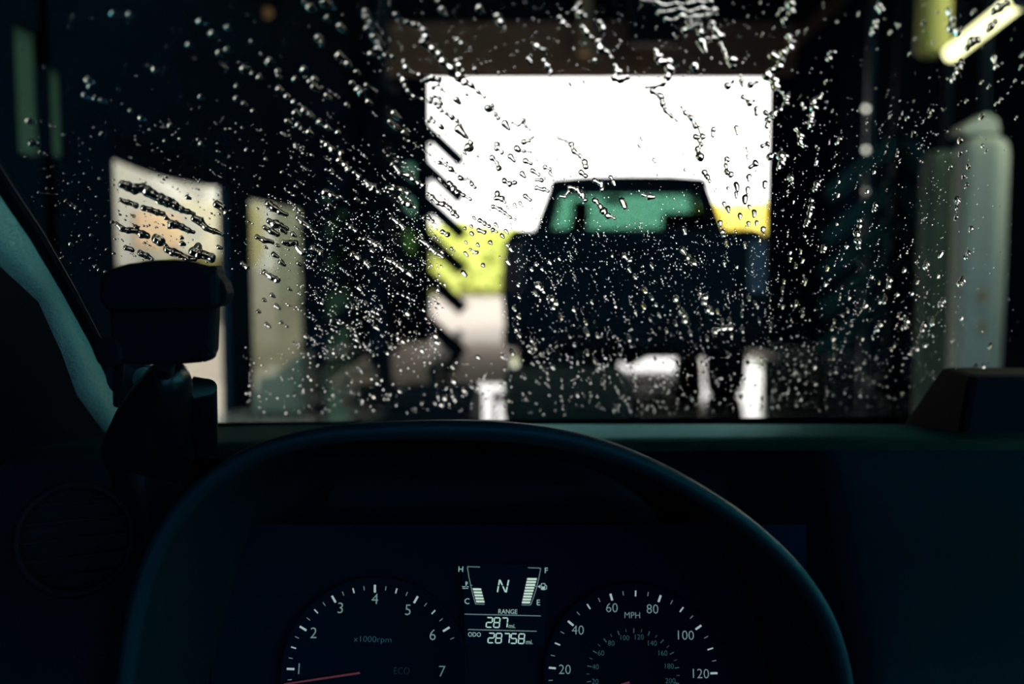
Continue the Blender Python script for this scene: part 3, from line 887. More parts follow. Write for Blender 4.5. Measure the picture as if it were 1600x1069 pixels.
# round air vent on the far left of the dash, seen as a thin glint
c = at(118, 842, 0.655)
vent = thing('air_vent', tuple(c), 'round black air vent at the left end of the dashboard', 'vent')
cc = Vector(c); nv = (Vector((0, 0, EYE)) - cc).normalized()
sx = nv.cross(Vector((0, 0, 1))).normalized(); sy = sx.cross(nv)
ringp = [cc + (sx*math.cos(t) + sy*math.sin(t))*0.036 for t in np.linspace(0, 2*math.pi, 41)]
MB().tube(ringp, 0.003, 10, cap=False).build('bezel', M_black, vent, smooth=True)
mb = MB()
mb.tube([cc - nv*0.012, cc - nv*0.04], 0.034, 32); mb.build('well', M_black, vent)
for k in range(-2, 3):
    w_ = math.sqrt(0.034**2 - (k*0.012)**2)
    MB().bar(cc + sy*k*0.012 - sx*w_ - nv*0.006, cc + sy*k*0.012 + sx*w_ - nv*0.006, 0.008, 0.0014, tuple(sy)).build('slat', M_black, vent)

# driver's door top and car roof lining, which keep the cabin dark
dr = thing('car_door', (-0.47, 0.3, 0.6), 'black driver door panel beside the dashboard', 'door')
MB().box((-0.56, -1.0, 0.3), (-0.47, 0.74, 0.98)).build('door_panel', M_black, dr, bevel=0.02)
MB().box((-0.475, -0.2, 0.90), (-0.43, 0.45, 0.94)).build('armrest', M_black, dr, bevel=0.01)

# ================================================================== phone mount
Ym = 0.60
def P(x, y, Y=Ym):
    return at(x, y, Y)
pm = thing('phone_mount', tuple(P(262, 700, 0.70)), 'black phone mount silhouetted against the cream window', 'phone mount')
def slab(pix, Y0, Y1, name, m, bevel=0.003, parent=None):
    q = [P(x, y, 0.5*(Y0+Y1)) for x, y in pix]
    mb = MB(); mb.prism([(p[0], p[2]) for p in q][::-1], Y0, Y1)
    return mb.build(name, m, parent or pm, bevel=bevel)
slab([(178, 440), (178, 532), (182, 566), (215, 568), (270, 569), (318, 565), (338, 552), (341, 478), (341, 440)], 0.596, 0.612, 'cradle_back', M_black)
slab([(160, 447), (163, 432), (176, 421), (205, 412), (240, 407.5), (270, 406), (300, 409), (326, 416), (345, 424), (345, 482), (172, 486), (160, 470)], 0.584, 0.598, 'phone', M_black, 0.004)
kb = slab([(322, 419), (330, 415), (343, 415.5), (346, 424), (345, 428), (356, 442), (361, 458), (357, 470), (349, 479), (338, 480), (330, 470)], 0.590, 0.606, 'clamp_arm', M_black)
slab([(152, 545), (156, 534), (166, 526), (180, 525), (196, 535), (200, 560), (190, 571), (174, 572), (160, 566)], 0.588, 0.606, 'clamp_foot', M_black)
slab([(310, 548), (338, 546), (335, 558), (330, 564), (322, 565), (312, 562)], 0.588, 0.600, 'clamp_foot', M_black)
MB().tube([P(185, 568, 0.60), P(184, 632, 0.62)], [0.0034, 0.0028], 10).build('release_rod', M_black, pm, smooth=True)
MB().tube([P(258, 566, 0.604), P(258, 580, 0.62)], 0.0058, 14).build('neck', M_gloss, pm, smooth=True)
# swivel dome and foot on the dash
dm = MB()
dm.tube([P(263, 571, 0.625), P(264, 575, 0.626), P(264, 583, 0.628), P(263, 596, 0.632), P(253, 622, 0.645), P(240, 660, 0.665), P(232, 705, 0.69)], [0.004, 0.0085, 0.0125, 0.0152, 0.0195, 0.025, 0.031], 28)
dm.build('swivel_dome', M_gloss, pm, smooth=True)
MB().tube([P(306, 608, 0.655), P(318, 606.5, 0.655), P(320, 690, 0.69)], [0.0085, 0.0088, 0.009], 20).build('lock_knob', M_gloss, pm, smooth=True)
sc_ = MB()
ax0, ax1 = P(226, 592, 0.67), P(205, 586, 0.70)
sc_.tube([ax0, ax0 + 0.4*(ax1-ax0), ax1], [0.008, 0.012, 0.017], 24)
sc_.build('suction_cup', mat('smoky_rubber', (0.0115, 0.0201, 0.0259), 0.35), pm, smooth=True)
bs_ = MB()
b0 = P(222, 690, 0.68)
bs_.tube([b0 + np.array([0, 0, 0.012]), b0 + np.array([0, 0, 0.006]), b0 + np.array([0, 0, -0.012]), b0 + np.array([0, 0.02, -0.06])], [0.004, 0.017, 0.022, 0.024], 28)
bs_.build('base', M_gloss, pm, smooth=True)

# ================================================================== instrument cluster
CL0 = at(787, 975, 0.725)
TILT = math.radians(19); ROLL = math.radians(1.3)
cR = Vector((1, 0, 0)); cU = Vector((0, math.sin(TILT), math.cos(TILT))); cN = cR.cross(cU)      # cN points at the driver
cR2 = cR*math.cos(ROLL) - cU*math.sin(ROLL); cU2 = cU*math.cos(ROLL) + cR*math.sin(ROLL)
cluster = thing('instrument_cluster', tuple(CL0), 'lit instrument cluster with two dials and a trip display', 'instrument cluster')
def on_face(x, y, lift=0.0):
    """pixel -> point on the cluster face, lifted towards the driver"""
    d = Vector(ray(x, y)); o_ = Vector((0, 0, EYE)); c_ = Vector(CL0) + cN*lift
    t = (c_ - o_).dot(cN) / d.dot(cN)
    return o_ + d*t
PXM = (on_face(800, 980) - on_face(700, 980)).length / 100     # metres per pixel on the face
def glow(name, col, s):
    return mat(name, (0.02, 0.03, 0.03), 0.6, emit=col, strength=s)
G_num = glow('dial_numeral_glow', (0.42, 0.66, 0.66), 0.36)
G_tick = glow('dial_tick_glow', (0.62, 0.80, 0.82), 0.52)
G_tick2 = glow('dial_fine_tick_glow', (0.50, 0.66, 0.66), 0.30)
G_dim = glow('inner_scale_glow', (0.20, 0.52, 0.56), 0.115)
G_rpm = glow('rpm_text_glow', (0.12, 0.40, 0.50), 0.13)
G_eco = glow('eco_text_glow', (0.10, 0.30, 0.30), 0.035)
G_lcd = glow('display_glow', (0.62, 0.95, 0.86), 0.66)
G_lcd2 = glow('display_text_glow', (0.55, 0.85, 0.80), 0.50)
G_line = glow('display_line_glow', (0.50, 0.72, 0.72), 0.30)
G_bar = glow('display_bar_glow', (0.74, 0.98, 0.84), 0.70)
G_red = glow('needle_glow', (1.0, 0.06, 0.12), 0.07)
M_face = mat('dial_face', (0.0012, 0.0055, 0.0115), 0.8, spec=0.0)
M_lcd = mat('display_face', (0.0012, 0.005, 0.011), 0.8, spec=0.0, emit=(0.10, 0.45, 1.0), strength=0.0014)

def poly_on_face(px, lift, th, name, m, parent):
    """flat raised mark given by its pixel outline"""
    q = [on_face(x, y, lift) for x, y in px]
    n = len(q)
    vs = [tuple(p) for p in q] + [tuple(p + cN*th) for p in q]
    fs = [tuple(range(n)), tuple(range(2*n-1, n-1, -1))] + [(i, (i+1) % n + 0, (i+1) % n + n, i+n) for i in range(n)]
    mb = MB(); mb.add(vs, fs)
    return mb.build(name, m, parent)
def stroke(x0, y0, x1, y1, w, name, m, parent, lift=0.0012):
    dx, dy = x1-x0, y1-y0
    L = math.hypot(dx, dy); nx, ny = -dy/L*w/2, dx/L*w/2
    return poly_on_face([(x0+nx, y0+ny), (x1+nx, y1+ny), (x1-nx, y1-ny), (x0-nx, y0-ny)], lift, 0.0002, name, m, parent)
FACE_ROT = Matrix((cR2, cU2, cN)).transposed().to_4x4()
def text(s, x, y, cap, name, m, parent, wide=1.0, bold=0.0, lift=0.0012):
    """lettering centred on a pixel; cap = capital height in px"""
    cu = bpy.data.curves.new(name, 'FONT')
    cu.body = s
    cu.align_x = 'CENTER'; cu.align_y = 'CENTER'
    cu.size = cap * PXM / 0.70
    cu.offset = bold * PXM
    cu.resolution_u = 3
    cu.materials.append(m)
    o_ = bpy.data.objects.new(name, cu)
    COL.objects.link(o_)
    o_.parent = parent
    M_ = FACE_ROT.copy()
    M_.translation = on_face(x, y, lift) - Vector(ORG[parent.name])
    o_.matrix_local = M_ @ Matrix.Diagonal((wide, 1, 1, 1))
    return o_

back = MB()
q = [on_face(x, y, -0.006) for x, y in ((330, 1250), (1260, 1250), (1260, 820), (330, 820))]
back.add([tuple(p) for p in q] + [tuple(p - cN*0.01) for p in q], [(0, 1, 2, 3), (7, 6, 5, 4), (0, 4, 5, 1), (1, 5, 6, 2), (2, 6, 7, 3), (3, 7, 4, 0)])
back.build('backing_panel', M_face, cluster)
def dial(cx, cy, r, name):
    c0 = on_face(cx, cy, -0.004)
    n = 72
    vs, fs = [], []
    for rr, l in ((0.0, 0.004), (r-4, 0.004), (r-2, 0.0046), (r+1, 0.004), (r+2, 0.0)):
        for k in range(n):
            a = 2*math.pi*k/n
            vs.append(tuple(c0 + (cR2*math.cos(a) + cU2*math.sin(a))*rr*PXM + cN*l))
    for j in range(4):
        for k in range(n):
            a, b = j*n+k, j*n+(k+1) % n
            fs.append((a, b, b+n, a+n))
    mb = MB(); mb.add(vs, fs)
    return mb.build(name, M_face, cluster, smooth=True)
def radial(cx, cy, a, r0, r1, w, name, m, parent):
    a = math.radians(a)
    stroke(cx + r0*math.cos(a), cy - r0*math.sin(a), cx + r1*math.cos(a), cy - r1*math.sin(a), w, name, m, parent)

# tachometer
tcx, tcy, tr = 585.0, 1051.0, 137.0
tach = dial(tcx, tcy, 144, 'tachometer')
for i in range(-2, 22):
    a = 177.6 - 7.33*i
    if i % 4 == 0:
        radial(tcx, tcy, a, tr-12, tr, 3.2, 'tick_mark', G_tick, tach)
    elif i % 2 == 0:
        radial(tcx, tcy, a, tr-9, tr-1, 1.9, 'tick_mark', G_tick, tach)
    else:
        radial(tcx, tcy, a, tr-7.5, tr-1, 1.0, 'tick_mark', G_tick2, tach)
for s, x, y in (('1', 467, 1046), ('2', 490, 990), ('3', 532, 951), ('4', 586, 937), ('5', 637.5, 954), ('6', 676, 993), ('7', 690.5, 1050)):
    text(s, x, y, 16.5, 'numeral', G_num if s not in '17' else glow('dial_numeral_glow_soft', (0.34, 0.60, 0.62), 0.26), tach, bold=-0.25)
text('x1000rpm', 582.5, 999.5, 9.0, 'unit_lettering', G_rpm, tach, wide=1.12, bold=-0.2)
text('ECO', 627.5, 1049, 10.5, 'eco_lettering', G_eco, tach, wide=0.85, bold=-0.35)
poly_on_face([(444, 1068.0), (444, 1070.6), (563, 1053.2), (562, 1050.0)], 0.0035, 0.001, 'needle', G_red, tach)

# speedometer
scx, scy, sr = 989.0, 1055.0, 132.0
spd = dial(scx, scy, 138, 'speedometer')
for i in range(-2, 22):
    mph = 20 + 5*i
    a = 175.0 - 1.737*(mph-20)
    if mph % 20 == 0:
        radial(scx, scy, a, sr-11, sr, 3.2, 'tick_mark', G_tick, spd)
    elif mph % 10 == 0:
        radial(scx, scy, a, sr-9, sr, 2.1, 'tick_mark', G_tick, spd)
    else:
        radial(scx, scy, a, sr-6.5, sr, 1.0, 'tick_mark', G_tick2, spd)
for s, x, y in (('20', 882.5, 1047), ('40', 903, 985.5), ('60', 956, 950.5), ('80', 1019.5, 952.5), ('100', 1070, 993.5), ('120', 1093.5, 1053.5)):
    text(s, x, y, 14.2, 'numeral', G_num, spd, wide=0.98, bold=-0.25)
text('MPH', 988, 962, 9.6, 'unit_lettering', G_num, spd, wide=0.95, bold=-0.2)
for s, x, y in (('20', 930, 1065.5), ('40', 930.5, 1042.5), ('60', 939, 1021), ('80', 955, 1005.5), ('100', 975.5, 997), ('120', 998, 996), ('140', 1018.5, 1005.5), ('160', 1035, 1021), ('180', 1045, 1041.5), ('200', 1047.5, 1064.5)):
    text(s, x, y, 7.8, 'inner_numeral', G_dim, spd, wide=0.97, bold=-0.12)
for i in range(-1, 21):
    a = 188.5 - 9.95*i
    if i % 2:
        radial(scx, scy, a, 68, 73, 0.9, 'inner_tick_mark', G_dim, spd)
    else:
        radial(scx, scy, a, 66, 73, 1.5, 'inner_tick_mark', G_dim, spd)
poly_on_face([(969, 1069), (983, 1064.5), (984, 1068), (970, 1072)], 0.0035, 0.001, 'needle', G_red, spd)

# trip display between the dials
disp = poly_on_face([(722, 881), (856, 883), (850, 1010), (727, 1008)], -0.001, 0.0012, 'trip_display', M_lcd, cluster)
text('H', 720, 890, 8.6, 'letter', G_lcd2, disp)
text('C', 729.7, 940, 8.6, 'letter', G_lcd2, disp)
text('F', 853.3, 892, 8.6, 'letter', G_lcd2, disp)
text('E', 841, 942, 8.6, 'letter', G_lcd2, disp)
for pts_ in ([(750, 886.2), (730.3, 885.6), (732.4, 900), (735.5, 915), (739, 930), (743, 944), (757, 944.5)], [(825, 887.2), (845, 888), (842, 903), (838, 920), (833.5, 934), (829.2, 945.6), (815, 945.4)], [(735, 914.6), (738, 914.8)], [(835.5, 916.2), (839, 916.4)]):
    for (x0, y0), (x1, y1) in zip(pts_[:-1], pts_[1:]):
        stroke(x0, y0, x1, y1, 1.0, 'gauge_outline', G_line, disp)
for k in range(5):
    x, y = 745.3 + 1.25*k, 921.0 + 4.75*k
    poly_on_face([(x-6.8, y-1.6), (x+6.2, y-1.4), (x+6.9, y+1.7), (x-6.0, y+1.5)], 0.0012, 0.0002, 'gauge_bar', G_bar, disp)
for k in range(9):
    x, y = 831.2 - 1.1*k, 905.0 + 4.55*k
    poly_on_face([(x-7.3 + 0.1*k, y-1.6), (x+7.8 - 0.2*k, y-1.4), (x+7.2 - 0.2*k, y+1.7), (x-7.9 + 0.1*k, y+1.5)], 0.0012, 0.0002, 'gauge_bar', G_bar, disp)
# thermometer over waves, arrow and pump
for s_ in ((728.3, 909, 728.3, 915.5, 1.5), (729, 910, 731, 910, 1.0), (729, 912.3, 731, 912.3, 1.0), (722, 916.5, 725, 917.3, 1.0), (725, 917.3, 727, 916.5, 1.0), (729.5, 916.5, 732.5, 917, 1.0), (722.5, 919.3, 725.5, 919.8, 1.0), (725.5, 919.8, 728, 919.2, 1.0), (728, 919.2, 731.5, 919.6, 1.0)):
    stroke(*s_, 'thermometer_symbol', G_lcd2, disp)
poly_on_face([(840, 916.6), (844.3, 914), (844.3, 919.4)], 0.0012, 0.0002, 'pump_symbol', G_lcd2, disp)
poly_on_face([(845.6, 916.5), (851.6, 916.7), (852, 922), (845.3, 921.8)], 0.0012, 0.0002, 'pump_symbol', G_lcd2, disp)
for s_ in ((846, 912, 851.5, 912.2, 0.9), (846, 912, 845.8, 916.5, 0.9), (851.5, 912.2, 851.6, 916.7, 0.9), (852, 914, 854, 915.5, 0.9), (854, 915.5, 854.2, 920.3, 0.9), (854.2, 920.3, 852.4, 921, 0.9)):
    stroke(*s_, 'pump_symbol', G_lcd2, disp)
# gear letter N from display segments
for s_ in ((780.8, 906, 779.2, 914.4), (778.9, 916, 777.2, 925.4), (794.8, 906.4, 793.0, 915.4), (792.6, 917, 790.8, 925.8)):
    stroke(*s_, 2.0, 'gear_letter', G_lcd, disp)
for s_ in ((781.6, 907, 784.8, 914.6), (785.6, 916.2, 789.6, 925.2)):
    stroke(*s_, 1.9, 'gear_letter', G_lcd, disp)
text('RANGE', 793.3, 956.2, 7.0, 'lettering', G_lcd2, disp, wide=0.93)
stroke(726, 959.8, 845, 962.6, 1.1, 'divider', G_line, disp)
stroke(731, 983.8, 838.5, 986.6, 1.1, 'divider', G_line, disp)
text('ODO', 741.3, 992, 6.6, 'lettering', G_lcd2, disp, wide=0.92)
text('mi.', 800.2, 978.6, 6.6, 'lettering', G_lcd2, disp)
text('mi.', 827.2, 1003.6, 6.6, 'lettering', G_lcd2, disp)
SEG = {'2': 'abged', '8': 'abcdefg', '7': 'abc', '5': 'afgcd'}
def digit(ch, x, y, w=8.8, h=15.0):
    """seven segment numeral leaning slightly, one mesh"""
    sl_ = 0.10
    def pt(u, v):
        return (x + u*w/2 + sl_*v*h/2 + 0.0235*0, y - v*h/2 + 0.0235*u*w/2)
    ends = {'a': (-1, 1, 1, 1), 'd': (-1, -1, 1, -1), 'g': (-1, 0, 1, 0), 'f': (-1, 1, -1, 0), 'e': (-1, 0, -1, -1), 'b': (1, 1, 1, 0), 'c': (1, 0, 1, -1)}
    mb = MB()
    for sgm in SEG[ch]:
        u0, v0, u1, v1 = ends[sgm]
        k = 0.13
        u0, u1, v0, v1 = u0+(u1-u0)*k, u1-(u1-u0)*k, v0+(v1-v0)*k, v1-(v1-v0)*k
        a, b = pt(u0, v0), pt(u1, v1)
        dx, dy = b[0]-a[0], b[1]-a[1]; L = math.hypot(dx, dy)
        nx, ny, tx, ty = -dy/L*0.85, dx/L*0.85, dx/L*0.8, dy/L*0.8
        o6 = [(a[0]-tx, a[1]-ty), (a[0]+nx, a[1]+ny), (b[0]+nx, b[1]+ny), (b[0]+tx, b[1]+ty), (b[0]-nx, b[1]-ny), (a[0]-nx, a[1]-ny)]
        q_ = [on_face(px_, py_, 0.0012) for px_, py_ in o6]
        mb.add([tuple(p) for p in q_] + [tuple(p + cN*0.0002) for p in q_], [tuple(range(6)), tuple(range(11, 5, -1))] + [(i, (i+1) % 6, (i+1) % 6+6, i+6) for i in range(6)])
    return mb.build('digit', G_lcd, disp)
for ch, x in zip('287', (764.6, 776.3, 788.4)):
    digit(ch, x, 973.0 + 0.0235*(x-776))
for ch, x in zip('28758', (767.4, 779.2, 791.6, 802.8, 814.8)):
    digit(ch, x, 997.6 + 0.0235*(x-790))

# ================================================================== water on the windshield
WATER = water_mat()
# every line is one drop or one connected rivulet: x,y,radius of its beads as they lie on the glass (pixels)
RIVULETS = """
636,34,4 648,40,5 657,41,4 664,48,6 666,57,6 660,67,6 675,76,7 687,86,7 694,98,7 706,108,10 717,119,8 726,129,7 737,134,6 748,143,4 757,150,4|longest bead chain running from the wooden boards into the white exit
714,94,4 718,103,5 723,112,4
602,86,4 613,89,4
631,96,4 635,106,5 646,115,4 655,118,5 660,127,3
624,117,4 631,126,6 633,136,4 638,143,4 647,151,4 660,156,3 672,159,4|thin bead chain at the top left corner of the exit
672,153,3 678,151,4 687,153,4 688,161,5 679,162,4 673,156,3|looped water ring at the upper left corner of the white exit
686,166,5 690,173,4 697,177,4 706,183,5 714,189,4 720,195,3
665,124,4 676,122,6 686,124,6 685,132,4 676,138,4
690,139,4 695,144,2.5 702,148,1.6
668,190,3 673,184,4 678,190,4
763,170,7 770,164,4 774,178,4 778,185,4
800,192,2.6 810,195,3.4 817,188,5 822,198,3 828,203,2
778,26,7 782,35,7 788,44,3
714,62,5 721,69,4.5
874,28,5 881,36,5 889,42,3
839,72,6 849,78,4
850,95,4 856,103,5 861,112,3
905,7,5 898,16,5 908,22,8 916,25,4|bright water blob beside the hanging timber post
911,43,5 916,52,7 924,58,4
937,35,5 942,46,6
934,64,6 939,76,7 949,82,5 955,90,3|beaded rivulet on the boards right of the timber post
962,102,4 967,111,6 958,121,5 970,123,7 980,121,4|wide flat drop touching the top edge of the white exit
1003,0,3 1020,2,3.5
1025,3,6 1040,10,7 1056,6,6 1075,7,7 1092,3,7 1108,4,8|uppermost band of the rippled water patch over the exit
1030,21,5 1046,18,6 1062,15,6 1080,19,6 1098,13,6 1116,17,7|middle band of the rippled water patch over the exit
1041,31,5 1055,31,5 1066,26,6 1084,27,6 1104,24,5 1118,23,4|lowest band of the rippled water patch over the exit
1070,47,5 1080,43,7 1092,40,7 1095,51,6|broad wet patch under the rippled water patch
1113,37,6 1117,47,5 1127,57,6|bead pair at the right end of the rippled water patch
1126,68,3.5 1131,78,4 1136,90,4|thin thread of water falling from the rippled patch
1024,78,5 1029,88,7 1034,97,6 1045,97,8 1047,108,8 1042,121,7 1036,130,6 1024,133,5 1011,136,4|dark rivulet crossing the top edge of the white exit
1020,143,6 1032,151,7 1035,162,6 1041,172,5 1049,182,4 1057,189,3|tapering tail of water below the top edge of the exit
1065,167,3 1071,177,4 1081,185,6 1086,197,5
1115,203,5 1113,212,3.5
1137,134,7 1145,127,3
1172,133,6 1183,128,3
1161,152,5 1170,161,6 1178,157,3
1197,177,5 1206,181,6
1236,6,8 1237,20,7 1227,32,6
1222,16,4 1216,22,3
1231,57,5 1238,65,5 1235,75,6
1208,86,8 1221,94,7 1217,104,7 1207,110,6 1199,118,8 1210,124,8 1212,134,7|heavy beaded rivulet at the top right corner of the exit
1213,140,3 1223,144,3 1230,152,5 1228,163,6 1219,172,5 1209,180,6 1200,188,6 1198,197,4|lower half of the heavy rivulet at the right jamb of the exit
1373,9,6 1378,16,6
1369,34,5 1366,44,6 1363,52,4
1296,83,4 1303,82,4 1296,92,5
1482,18,5 1488,30,6 1486,45,7 1496,50,5|dark water clump left of the slanting tube lamp
1573,4,7 1560,12,9 1552,19,6|dark water clump across the upper end of the tube lamp
1556,34,5 1548,42,7 1543,48,4|dark drop across the middle of the tube lamp
1529,63,6 1519,66,8 1511,76,5|dark drop at the lower end of the tube lamp
1503,97,4 1498,107,6 1493,116,5 1489,124,5
1553,90,5 1556,104,5
1284,147,3 1279,155,5 1271,160,5 1273,169,7 1268,180,5 1266,191,5 1265,198,3|bright rivulet in the shade right of the exit corner
1253,162,3 1257,169,3
1244,202,4 1251,211,6 1250,221,5 1258,229,3|hooked bright rivulet below the right corner of the exit
1312,217,4 1308,225,3
731,215,3 737,222,4 733,230,8 727,233,4|knotted drop beside the upper foam strips
775,233,4 777,226,5 784,238,4
769,247,5 776,254,4 780,263,5
808,233,6 818,236,3 829,238,2
821,252,5 829,255,3.5
832,267,4.5 842,273,3
851,261,4 860,265,3
818,222,5 827,220,3 832,214,3
838,281,3 846,282,4 851,279,2
788,283,5 796,287,5 804,286,4
838,294,3.5 850,296,4 857,299,2.4
687,254,4 697,259,3.5 704,264,5 712,270,1.8 720,279,5 734,280,2 737,288,4 742,293,3|zigzag rivulet between the upper foam strips
702,288,5 708,295,6 716,301,4.5 725,306,3.6 735,311,2.6|rivulet lying along the second foam strip
668,303,3 675,309,5 684,317,4 693,319,5 702,325,5 708,332,5 715,339,3.5|long rivulet left of the third foam strip
777,303,5 775,310,4 784,310,5 790,316,2
821,306,4 828,313,3
770,323,4 781,327,4 789,333,3.6 797,339,3 805,343,2
750,345,4 757,349,4 764,354,3
748,360,4 757,363,3
770,359,4 776,363,2
691,362,4 699,367,4
735,390,2.6 745,395,3
873,215,3 884,221,2.4 893,226,5 897,236,5 906,244,4 914,253,5 915,260,5|long twisted rivulet hanging above the truck roof
908,270,5 914,275,4
890,293,4 901,296,5 910,304,5 914,313,4
889,299,2.6 882,307,3 875,307,2
612,257,4 625,270,4.5 640,275,6 645,281,5 654,286,3.5 661,290,3|bright chain on the dark wall left of the foam strips
604,294,3.6 615,295,5 628,297,5 639,302,4
624,308,4 631,316,6 640,320,6 650,324,3
663,340,4 671,341,4 676,346,3
611,341,3.4 622,348,4 632,358,3.4
657,375,3 667,382,3.6 673,389,5 681,395,4 692,402,3
603,404,4 612,408,4 622,415,5 630,422,4
929,283,4 938,286,5 941,296,4
930,314,5 937,322,5 943,329,6 950,337,5 960,341,3|sparkling rivulet across the green window of the truck
1004,304,3 1015,307,6 1022,308,3
1087,214,5 1098,214,5 1093,220,4
1095,226,4 1089,234,5 1094,245,8|dark knot of water right above the truck roof
1101,269,5 1105,276,5 1108,283,3
1136,249,5 1134,260,4 1135,269,5 1142,272,5
1180,256,6 1172,261,4
1191,228,4 1200,225,4
1204,245,6 1211,241,3
1220,244,7 1229,243,5 1222,255,6 1216,264,4|bright splash beside the right jamb of the exit
1236,278,6 1238,286,3
1066,391,6 1075,402,5 1085,412,6|bright rivulet low on the right of the tailgate
1129,362,4 1130,369,3
975,400,5 985,407,4
1286,281,2 1277,288,6 1273,296,5|bright drop with a thin hair beside the jamb
1268,313,4.5 1268,324,5.5 1266,333,5 1262,345,5 1259,352,4|upright bead chain right of the jamb
1344,343,4 1343,352,4 1339,365,6 1340,376,6 1341,386,4|upright bead chain in the shade near the pale roll
1368,321,5 1366,329,4
1288,386,5 1286,392,4
1449,411,5 1445,418,4
1495,313,6 1495,326,3
1513,395,4 1509,402,4
420,317,6 428,325,6 436,331,5 447,335,3|upper dark rivulet on the grey left window
420,345,5 430,350,7 440,354,5 449,357,3|second dark rivulet on the grey left window
414,356,4 424,361,5 433,367,4
402,371,4 412,375,5 426,379,3|lowest long dark rivulet on the grey left window
443,378,4 452,381,5 462,380,5
508,301,6 518,305,6 528,309,4
504,222,4 511,227,5 520,235,6|upper beads of the bright left chain
533,239,6 530,250,6 540,258,5 544,266,6|bright knot in the middle of the left chain
553,270,4 562,276,4
570,282,4 577,290,5 584,294,7 593,301,4 602,298,3|bright streak right of the middle knot
465,340,4 472,347,4 484,355,4 488,361,3
549,355,5 557,361,4
570,373,4 580,378,4 590,383,4 598,390,3
550,397,5 561,403,5
571,410,5 577,416,4
489,388,5 501,395,5
464,386,5 473,395,5
378,412,4 386,418,4
190,289,6 200,292,8 212,295,8 222,294,7 231,300,8 241,305,7 252,311,9 263,317,8 273,322,7 283,327,5 293,331,4 303,336,3|thickest dark rivulet across the cream left window
303,341,5 313,347,6 322,356,5 335,362,4 348,367,3|dark tail at the right end of the thickest rivulet
188,312,3 200,317,4 213,321,5|short dark streak under the thickest rivulet
224,325,5 236,329,5 246,332,5 255,335,3.6|dark streak in the middle of the cream left window
267,350,7 275,352,5 285,356,4.5 295,360,4 304,363,2.4
182,350,3 190,357,5 200,361,5 213,361,5 221,366,6 231,370,4|dark rivulet low in the cream left window
243,374,7 250,377,8
260,390,5 270,394,6 282,399,5 293,404,5 305,406,3|dark streak just above the phone mount
309,387,7 301,393,7 311,397,8 320,400,6 331,403,7|curled water knot above the right end of the phone mount
219,396,5 229,400,5 238,406,3
338,319,6 348,326,5 354,333,4
196,387,4 206,391,4
60,301,2 75,303,2 90,305,2.4
103,314,3.4 112,320,2.6 119,325,3
414,426,4 424,433,5 433,438,5
841,446,6 847,452,4
863,467,5 869,473,5
1056,467,6 1060,477,4 1063,486,6 1069,493,5 1071,501,5|curved bead chain on the right of the tailgate
1102,464,6 1101,472,5
1107,483,6 1112,489,4
1117,517,5 1130,513,5 1141,512,5
1391,437,5 1388,447,4
1505,437,6 1500,443,5
1474,469,5 1470,477,5
1458,498,4 1456,505,5
1445,507,4 1441,515,4
1417,501,5 1413,511,5
1376,505,5 1370,515,4
50,224,7 62,225,4
62,238,3 70,241,3
"""
